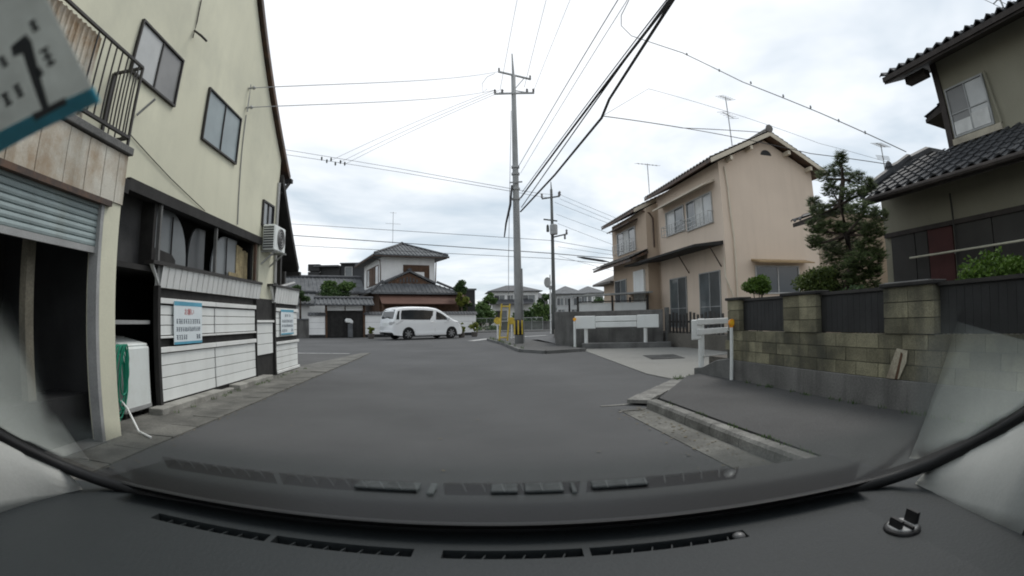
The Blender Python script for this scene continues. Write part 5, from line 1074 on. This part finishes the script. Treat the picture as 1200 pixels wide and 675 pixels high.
# ================================================================== far houses, trees and fences
def far_house(label, pxl, pxr, Y, ye, yr, ylow, wallm, roofm, lowroof=True):
    a,b = aty(pxl,ye,Y),aty(pxr,ye,Y); x0,x1,z = a.x,b.x,a.z; zr = aty((pxl+pxr)/2,yr,Y).z; r = root('far_house',label,'house',((x0+x1)/2,Y+4,0),'houses beyond the junction')
    mb = MB(); mb.box((x0+.7,Y+.7,0),(x1-.7,Y+8,z)); mb.build('wall', wallm, r)
    mb = MB(); hip(mb,x0,x1,Y,Y+8.7,z,(zr-z),(x1-x0)*.25); mb.build('roof', roofm, r)
    T = TR(0,Y+.7,0); w_ = x1-x0
    for (f0,f1) in ((.12,.3),(.36,.46),(.62,.86)): window(r,T,x0+w_*f0,x0+w_*f1,z-1.9,z-.75,2,alu,[gl_dark,gl_mid],.08,.08)
    zl = aty((pxl+pxr)/2,ylow,Y).z
    if lowroof:
        mb = MB(); mb.prism([(x0+.2,Y-.9,zl),(x0+.2,Y+.7,zl+.8),(x0+.2,Y+.7,zl+.65),(x0+.2,Y-.9,zl-.12)],(w_*.8,0,0)); mb.build('lower_roof', roofm, r)
    for (f0,f1) in ((.14,.34),(.55,.75)): window(r,T,x0+w_*f0,x0+w_*f1,.9,2.5,2,alu,[gl_dark,gl_mid],.08,.08)
far_house('distant white house with dark hipped roofs left of the concrete pole',572,636,84,341,332.5,356,plaster,kawara)
far_house('distant pale house with grey hip roof right of the distant pole',649,688,80,344,333.5,360,mat('far_grey',(.42,.43,.43),.9,.08,1,.05,40,.05),kawara2,False)
far_house('farther grey-roofed house at the tan house edge',678,712,95,343,334,360,plaster,kawara2,False)
far_house('small dark-roofed house half hidden behind the distant pole',622,646,100,349,341,362,mat('far_grey',(.42,.43,.43)),kawara,False)
def ftree(label, px, py, Y, rx, rz, lm, seed, n=1500, size=.22):
    c = aty(px,py,Y); cl = clumps_in(c.x,c.y,c.z,rx*.7,rx*.7,rz*.7,16,rx*.4,seed); tree('far_tree',label,(c.x,c.y,0),([(c.x,c.y,0),(c.x,c.y,c.z*.6),(c.x,c.y,c.z)],[.2,.15,.08]),cl,n,size,lm,seed,'trees beyond the junction')
for k,(px,py,Y,rx,rz,lm_,lb_) in enumerate(((563,368,78,2.4,2.6,leaf_m,'low spreading tree at the left foot of the distant white house'),(574,362,80,1.5,3.4,leaf_m,'upright tree at the left corner of the distant white house'),(632,366,72,1.9,2.6,leaf_m,'round green tree right of the concrete pole'),(640,360,76,1.5,3.0,leaf_d,'taller dark tree before the distant pole'),(613,373,60,1.6,1.0,leaf_d,'dark shrub low behind the concrete pole'),(558,372,66,1.6,1.4,leaf_d,'small dark tree at the wire fence'),(700,360,90,3.0,3.0,leaf_d,'dim tree between the tan house and the far houses'))): ftree(lb_,px,py,Y,rx,rz,lm_,30+k)
fw_ = root('wire_fence','green-grey wire fence beyond the junction left of the yellow barrier','fence',(2.5,47.5,0))
a = aty(557,375,47.5).x; b = aty(636,375,47.5).x; zf = aty(570,373,47.5).z
for k in range(7): x = a+(b-a)*k/6; mb = MB(); mb.tube([(x,47.5,0),(x,47.5,zf)],.03,6); mb.build('post', galv, fw_)
for z in (.15,zf): mb = MB(); mb.tube([(a,47.5,z),(b,47.5,z)],.025,6); mb.build('rail', galv, fw_)
ms = MB(); n_ = int((b-a)/.12)
for k in range(n_):
    x = a+.12*k; ms.bar((x,47.5,.15),(min(x+zf,b),47.5,.15+min(zf,b-x)*.9),.012,.012); ms.bar((x,47.5,zf),(min(x+zf,b),47.5,zf-min(zf,b-x)*.9),.012,.012)
o = ms.build('wire_mesh', mat('fence_green',(.13,.16,.13),.7), fw_); o['kind'] = 'stuff'
lw2 = root('low_dark_wall','low dark retaining wall across the far side of the junction','wall',(6,49,0)); mb = MB(); mb.box((aty(588,380,49.2).x,49.2,0),(aty(660,380,49.2).x+6,49.5,aty(610,378,49.2).z)); mb.build('wall', concrete_d, lw2); mb = MB(); mb.box((aty(588,380,49.2).x,49.1,aty(610,378,49.2).z),(aty(660,380,49.2).x+6,49.6,aty(610,378,49.2).z+.12)); mb.build('coping', concrete_w, lw2)
gs = MB(); leaves(gs, [((x*1.7-18, 50.5+random.uniform(-.5,.8), .25),(1.2,.8,.35)) for x in range(26)], 5200, .12, 9, .5); o = gs.build('verge_grass', leaf_m); o['kind'] = 'stuff'; o['label'] = 'rough green verge beyond the far pavement'; o['category'] = 'grass'
hd = MB(); leaves(hd, [((-140+6.5*x, 150+random.uniform(-8,8), random.uniform(1.0,3.2)),(5,4,random.uniform(1.8,3.2))) for x in range(44)], 16000, .55, 10); o = hd.build('far_woods', leaf_d); o['kind'] = 'stuff'; o['label'] = 'distant dark tree line low on the horizon'; o['category'] = 'woods'

# ================================================================== THE CAR THE CAMERA RIDES IN
TC = TR(0,0,0,-7.0); TCi = TC.inverted()
car = root('car','car interior with dark grey dashboard and pale pillar trims around the camera','car',(0,0,0))
GT = 0.60                                                   # windscreen slope: z rises 0.60 per metre towards the camera
def zg(y): return .98+GT*(.72-y)
GN = (TC.to_3x3() @ Vector((0,GT,1))).normalized(); GP = TC @ Vector((0,.72,.98))
def ong(px,py,below=0.0):
    return TCi @ atpl(px,py,GP-GN*below,GN)
# dashboard top with real vent slots
xc = sorted(set([-1.0,-.9,-.8,-.7,-.58,-.36,-.35,-.14,-.10,.09,.10,.33,.45,.55,.65,.72,.80,.9]+[-.47,-.25,0.0,.2])); yc = [-.25,-.05,.1,.2,.3,.4,.5,.56,.616,.642,.68,.725]
slots = [(-.58,-.36),(-.35,-.14),(-.10,.09),(.10,.33)]
def zd(x,y): return .98 - .05*max(0,(.42-y)/.5)**2 - .02*max(0,(abs(x+.05)-.6)/.3)
vs_ = [(x,y,zd(x,y)) for y in yc for x in xc]; nx_ = len(xc); fs_ = []
for j in range(len(yc)-1):
    for i in range(nx_-1):
        xm = (xc[i]+xc[i+1])/2
        if yc[j] == .616 and any(a < xm < b for a,b in slots): continue
        fs_.append((j*nx_+i,j*nx_+i+1,(j+1)*nx_+i+1,(j+1)*nx_+i))
mb = MB(TC); mb.add(vs_,fs_); dash = mb.build('dashboard', dashm, car)
for p in dash.data.polygons:
    if p.normal.z < 0: p.flip()
md = dash.modifiers.new('thick','SOLIDIFY'); md.thickness = .02; md.offset = -1
mb = MB(TC); mb.box((-1,-.2,.2),(.9,.72,.925)); mb.build('dashboard_body', dashm, car)
for (a,b) in slots:
    mb = MB(TC); mb.box((a-.005,.61,.93),(b+.005,.648,.945)); v_ = mb.build('vent', blackp, car)
    n_ = int((b-a)/.026)
    for k in range(1,n_): x = a+(b-a)*k/n_; q = MB(TC); q.bar((x-.003,.617,.964),(x+.004,.641,.964),.0022,.02); q.build('fin', dashm, v_)
    q = MB(TC); q.box((a,.626,.958),(b,.629,.966)); q.build('louvre', blackp, v_)
mb = MB(TC); mb.lathe((.318,.628,.976),[(.010,0),(.010,.003),(.007,.006),(.003,.0075)],14); mb.build('sun_sensor', mat('sensor',(.13,.13,.13),.3,.02,4,.01,60,0), car, smooth=True)
# rubber gasket all round the glass
edge = [(-.84,-.3),(-.88,.1),(-.905,.35),(-.905,.5),(-.89,.58),(-.85,.65),(-.78,.70),(-.68,.718),(-.4,.722),(0,.722),(.4,.722),(.58,.718),(.68,.70),(.75,.66),(.79,.6),(.805,.52),(.80,.35),(.78,.1),(.74,-.3)]
mb = MB(TC); mb.tube([(x,y,zg(y)-.004) for x,y in edge],.012,8); mb.build('gasket', blackp, car, smooth=True)
mb = MB(TC); mb.tube([(x,.709,zg(.709)-.008) for x in (-.62,-.3,0,.3,.52)],.0022,6); mb.build('gasket_lip', dashm, car)
mb = MB(TC); mb.add([(-.70,.722,zg(.722)-.003),(.60,.722,zg(.722)-.003),(.60,.672,zg(.672)-.003),(-.70,.672,zg(.672)-.003)],[(0,1,2,3)]); mb.build('black_border', blackp, car)
# pillar trims: from dash edge up to the glass edge
def trim(pairs, nm, mt):
    mb = MB(TC); vs=[]; fs=[]; n_ = 6
    for (bx,by,bz,ox,oy) in pairs:
        o = Vector((ox,oy,zg(oy)-.008)); b = Vector((bx,by,bz))
        for k in range(n_+1): t = k/n_; q = b+(o-b)*t; q.x += .012*math.sin(math.pi*t)*(1 if ox < 0 else -1); vs.append(q)
    for i in range(len(pairs)-1):
        for k in range(n_): fs.append((i*(n_+1)+k,i*(n_+1)+k+1,(i+1)*(n_+1)+k+1,(i+1)*(n_+1)+k))
    mb.add(vs,fs); o = mb.build(nm, mt, car, smooth=True); md = o.modifiers.new('t','SOLIDIFY'); md.thickness = .004; md.offset = 0; return o
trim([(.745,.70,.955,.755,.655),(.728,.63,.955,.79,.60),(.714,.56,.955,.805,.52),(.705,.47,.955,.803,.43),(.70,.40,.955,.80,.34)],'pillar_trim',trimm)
trim([(.70,.40,.955,.80,.34),(.69,.2,.96,.785,.12),(.69,.0,.96,.77,-.08),(.69,-.2,.96,.745,-.28)],'pillar_shaded_trim',blackp)  # rear stretch of the same trim, black to paint in the door's shade
trim([(-.83,.69,.955,-.85,.645),(-.845,.63,.955,-.89,.575),(-.86,.56,.955,-.905,.49),(-.865,.45,.955,-.905,.38),(-.86,.3,.955,-.895,.22),(-.85,.1,.955,-.88,.02),(-.83,-.2,.955,-.845,-.28)],'pillar_trim',trimm)
mb = MB(TC); mb.box((.73,-1.6,.35),(.82,.30,.94)); mb.build('door_panel', blackp, car); mb = MB(TC); mb.box((-1.0,-1.6,.35),(-.9,.30,.94)); mb.build('door_panel', blackp, car)
mb = MB(TC); mb.box((-.9,-2.0,1.60),(.8,-.36,1.64)); mb.build('roof_lining', trimm, car)
# cowl and bonnet outside the glass
mb = MB(TC); mb.prism([(-.9,.735,.955),(-.9,1.06,.935),(-.9,1.10,.90),(-.9,.735,.86)],(1.7,0,0)); mb.build('cowl', blackp, car, bevel=.01)
reflm = mat('reflection_grey',(.10,.11,.11),.7,.3,20,.1,60,0)  # lighter grey strips imitating broken reflections in the glass above the dash
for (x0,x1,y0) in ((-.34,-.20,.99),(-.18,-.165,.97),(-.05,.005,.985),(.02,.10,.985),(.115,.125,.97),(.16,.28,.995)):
    mb = MB(TC); mb.box((x0,y0,.941),(x1,1.035,.9475)); mb.build('reflection_patch', reflm, car, bevel=.002)
mb = MB(TC); mb.prism([(-.85,1.105,.90),(-.85,1.55,.76),(-.85,1.75,.60),(-.85,1.75,.3),(-.85,1.105,.3)],(1.6,0,0)); mb.build('bonnet', carpaint, car, bevel=.05, seg=2)
# windscreen: reflection strength shaped by a painted mask in lower zone and corners, clear remainder
def glass_mat(refl):
    m = bpy.data.materials.new('windscreen_'+('reflecting' if refl else 'clear')); m.use_nodes = True; t = m.node_tree; t.nodes.clear(); L = t.links.new
    o = N(t,'ShaderNodeOutputMaterial'); tr_ = N(t,'ShaderNodeBsdfTransparent'); tr_.inputs[0].default_value = (1,1,1,1)
    if not refl: L(tr_.outputs[0], o.inputs[0]); return m
    gl = N(t,'ShaderNodeBsdfGlossy'); gl.inputs['Roughness'].default_value = .03; gl.inputs[0].default_value = (.95,1,.98,1)
    fr = N(t,'ShaderNodeFresnel'); fr.inputs['IOR'].default_value = 1.48
    at = N(t,'ShaderNodeAttribute'); at.attribute_name = 'reflect_mask'
    mu = N(t,'ShaderNodeMath',operation='MULTIPLY'); L(fr.outputs[0],mu.inputs[0]); L(at.outputs['Fac'],mu.inputs[1])
    mx_ = N(t,'ShaderNodeMixShader'); L(mu.outputs[0],mx_.inputs[0]); L(tr_.outputs[0],mx_.inputs[1]); L(gl.outputs[0],mx_.inputs[2]); L(mx_.outputs[0],o.inputs[0]); return m
def sst(a,b,x): t = max(0,min(1,(x-a)/(b-a))); return t*t*(3-2*t)
r1,r2 = ong(1074,541),ong(1127,372); l1,l2 = ong(56,531),ong(-4,378)
def reflect_amt(x,y):  # hand-shaped reflection amount across the pane, no film on the glass
    side = .62
    c_ = .55*sst(.33,.41,y)
    xr = r2.x+(r1.x-r2.x)*(y-r2.y)/(r1.y-r2.y); xl = l2.x+(l1.x-l2.x)*(y-l2.y)/(l1.y-l2.y)
    if y > min(r2.y,.5)-.03: c_ = max(c_, side*sst(-.05,-.02,x-xr)*sst(r2.y-.03,r2.y+.05,y))
    if y > min(l2.y,.5)-.03: c_ = max(c_, side*sst(-.05,-.02,xl-x)*sst(l2.y-.03,l2.y+.05,y))
    return c_
def gedge(y):
    L_ = [(yy,x) for x,yy in edge if x < 0]; Rr = [(yy,x) for x,yy in edge if x > 0]
    def ip(tab,v):
        tab = sorted(tab)
        for (a,fa),(b,fb) in zip(tab,tab[1:]):
            if a <= v <= b and b > a: return fa+(fb-fa)*(v-a)/(b-a)
        return tab[0][1] if v < tab[0][0] else tab[-1][1]
    return ip(L_,y),ip(Rr,y)
ny_, nxg = 150, 220; grid = []; cvals = []
for j in range(ny_+1):
    y = -.33+(.716+.33)*j/ny_; xa,xb = gedge(y)
    for i in range(nxg+1): x = xa+(xb-xa)*i/nxg; grid.append(Vector((x,y,zg(y)))); cvals.append(reflect_amt(x,y))
for part in (True,False):
    used = {}; vs=[]; fs=[]; cv=[]
    for j in range(ny_):
        for i in range(nxg):
            q = [j*(nxg+1)+i,j*(nxg+1)+i+1,(j+1)*(nxg+1)+i+1,(j+1)*(nxg+1)+i]
            if (max(cvals[k] for k in q) > .004) != part: continue
            f = []
            for k in q:
                if k not in used: used[k] = len(vs); vs.append(grid[k]); cv.append(cvals[k])
                f.append(used[k])
            fs.append(tuple(f))
    mb = MB(TC); mb.add(vs,fs); o = mb.build('windscreen_glass', glass_mat(part), car)
    if part:
        at = o.data.attributes.new('reflect_mask','FLOAT','POINT')
        for i,v in enumerate(cv): at.data[i].value = v
# sticker on the inside of the glass, top left
def sg(px,py,b=.003): return TC @ ong(px,py,b)
stk = root('windscreen_sticker','pale sticker with blue lower border and big black numeral stuck inside the windscreen','sticker', sg(60,90))
mb = MB(); mb.prism([sg(118,119),sg(60,6),sg(36,-40),sg(-120,50),sg(-60,214)], GN*-.0004); mb.build('sheet', stickw, stk)
mb = MB(); mb.prism([sg(118,119,.0036),sg(110,102,.0036),sg(-60,188,.0036),sg(-60,214,.0036)], GN*-.0003); mb.build('border_band', stickb, stk)
def stroke(mb,a,b,w_):
    d = Vector((b[0]-a[0],b[1]-a[1])).normalized(); n_ = Vector((-d.y,d.x))*w_/2
    mb.prism([sg(a[0]+n_.x,a[1]+n_.y,.0037),sg(b[0]+n_.x,b[1]+n_.y,.0037),sg(b[0]-n_.x,b[1]-n_.y,.0037),sg(a[0]-n_.x,a[1]-n_.y,.0037)], GN*-.0003)
mb = MB(); pts = [(30,40),(37,48),(57,124),(76,114),(79,121),(42,141),(38,133),(50,128),(27,62),(16,66),(13,54)]; mb.prism([sg(x,y,.0037) for x,y in pts], GN*-.0003); mb.build('numeral', inkm, stk)
rg = random.Random(12)
def tilted(cx,cy,wd,h,seed,ang=-28):
    mb = MB(); rg = random.Random(seed); ca,sa = math.cos(R(ang)),math.sin(R(ang))
    def m_(x,y): return (cx+x*ca-y*sa, cy+x*sa+y*ca)
    for k in range(3): y = -h/2+h*k/2; stroke(mb,m_(-wd/2*rg.uniform(.7,1),y),m_(wd/2*rg.uniform(.7,1),y),3.4)
    stroke(mb,m_(rg.uniform(-.15,.15)*wd,-h*.6),m_(rg.uniform(-.15,.15)*wd,h*.65),3.0)
    mb.build('character', inkm, stk)
for k,(x,y,w_,h) in enumerate(((56,66,12,18),(40,30,9,10),(8,116,9,12),(22,106,9,12),(4,72,9,10),(46,84,7,7))): tilted(x,y,w_,h,k)
# phone mount base on the dash
pb = TC @ Vector((.548,.525,.975)); pm = root('phone_mount','small round black phone mount base on the dashboard right side','phone mount', pb)
mb = MB(); mb.lathe(pb,[(.029,0),(.031,.003),(.030,.009),(.027,.011)],24); mb.build('base', blackp, pm, bevel=.001)
mb = MB(); mb.lathe(pb+Vector((0,0,.0112)),[(.025,0),(.024,.0015)],24); mb.build('top_plate', galv, pm)
for sx,h in ((-.016,.012),(.017,.018)):
    mb = MB(TC); mb.prism([(.548+sx-.004,.512,.987),(.548+sx+.004,.512,.987),(.548+sx+.005,.512,.987+h),(.548+sx-.001,.512,.987+h)],(0,.026,0)); mb.build('clip', blackp, pm)
mb = MB(TC); mb.box((.545,.50,.987),(.550,.55,.992)); mb.build('centre_rib', blackp, pm)

# ================================================================== weeds and litter at the ground edges
wd_ = MB(); rg = random.Random(77)
def tuft(x,y,z,n,h):
    for _ in range(n):
        p = Vector((x+rg.uniform(-.05,.05),y+rg.uniform(-.05,.05),z)); d = Vector((rg.gauss(0,.4),rg.gauss(0,.4),1)).normalized(); s_ = Vector((-d.y,d.x,0)); s_ = (s_.normalized() if s_.length > 1e-3 else Vector((1,0,0)))*.006
        wd_.add([p-s_,p+s_,p+d*h*rg.uniform(.5,1.2)],[(0,1,2)])
for _ in range(34): tuft(4.80+rg.uniform(-.03,.02),rg.uniform(1,7.6),.115,9,.06)
for _ in range(26): tuft(2.83+rg.uniform(-.02,.02),rg.uniform(2.5,6.5),.118,6,.035)
for _ in range(24): tuft(PX+.24+rg.uniform(-.02,.06),rg.uniform(6,13),.012,8,.06)
for _ in range(26): q = isl[0]+(isl[2]-isl[0])*rg.random(); tuft(q.x+.1,q.y,.1,12,.18)
for _ in range(14): tuft(4.4+rg.uniform(-.15,.3),9.0+rg.uniform(-.15,.2),.03,8,.07)
for _ in range(20): tuft(rg.uniform(5.0,8.3),20.6-(rg.random()*.1),.05,8,.10)
o = wd_.build('weeds', leaf_m); o['kind'] = 'stuff'; o['label'] = 'small weeds sprouting along kerbs and wall feet'; o['category'] = 'weeds'
lt = MB()
for _ in range(420):
    e = rg.random()
    if e < .45: x,y = -3.12+abs(rg.gauss(0,.12)),rg.uniform(3.5,18)
    elif e < .8: x,y = 2.58-abs(rg.gauss(0,.25)),rg.uniform(3.2,6.6)
    else: x,y = rg.uniform(-2.5,4),rg.uniform(4,20)
    a_ = rg.uniform(0,6.28); r_ = rg.uniform(.008,.022); lt.add([(x+r_*math.cos(a_+t),y+r_*math.sin(a_+t),.0125+.004*(t > 2)) for t in (0,1.7,3.1,4.6)],[(0,1,2,3)])
o = lt.build('leaf_litter', mat('litter',(.13,.11,.07),.9,.4,20,.2,60,0)); o['kind'] = 'stuff'; o['label'] = 'scattered dry leaf litter along the road edges'; o['category'] = 'litter'
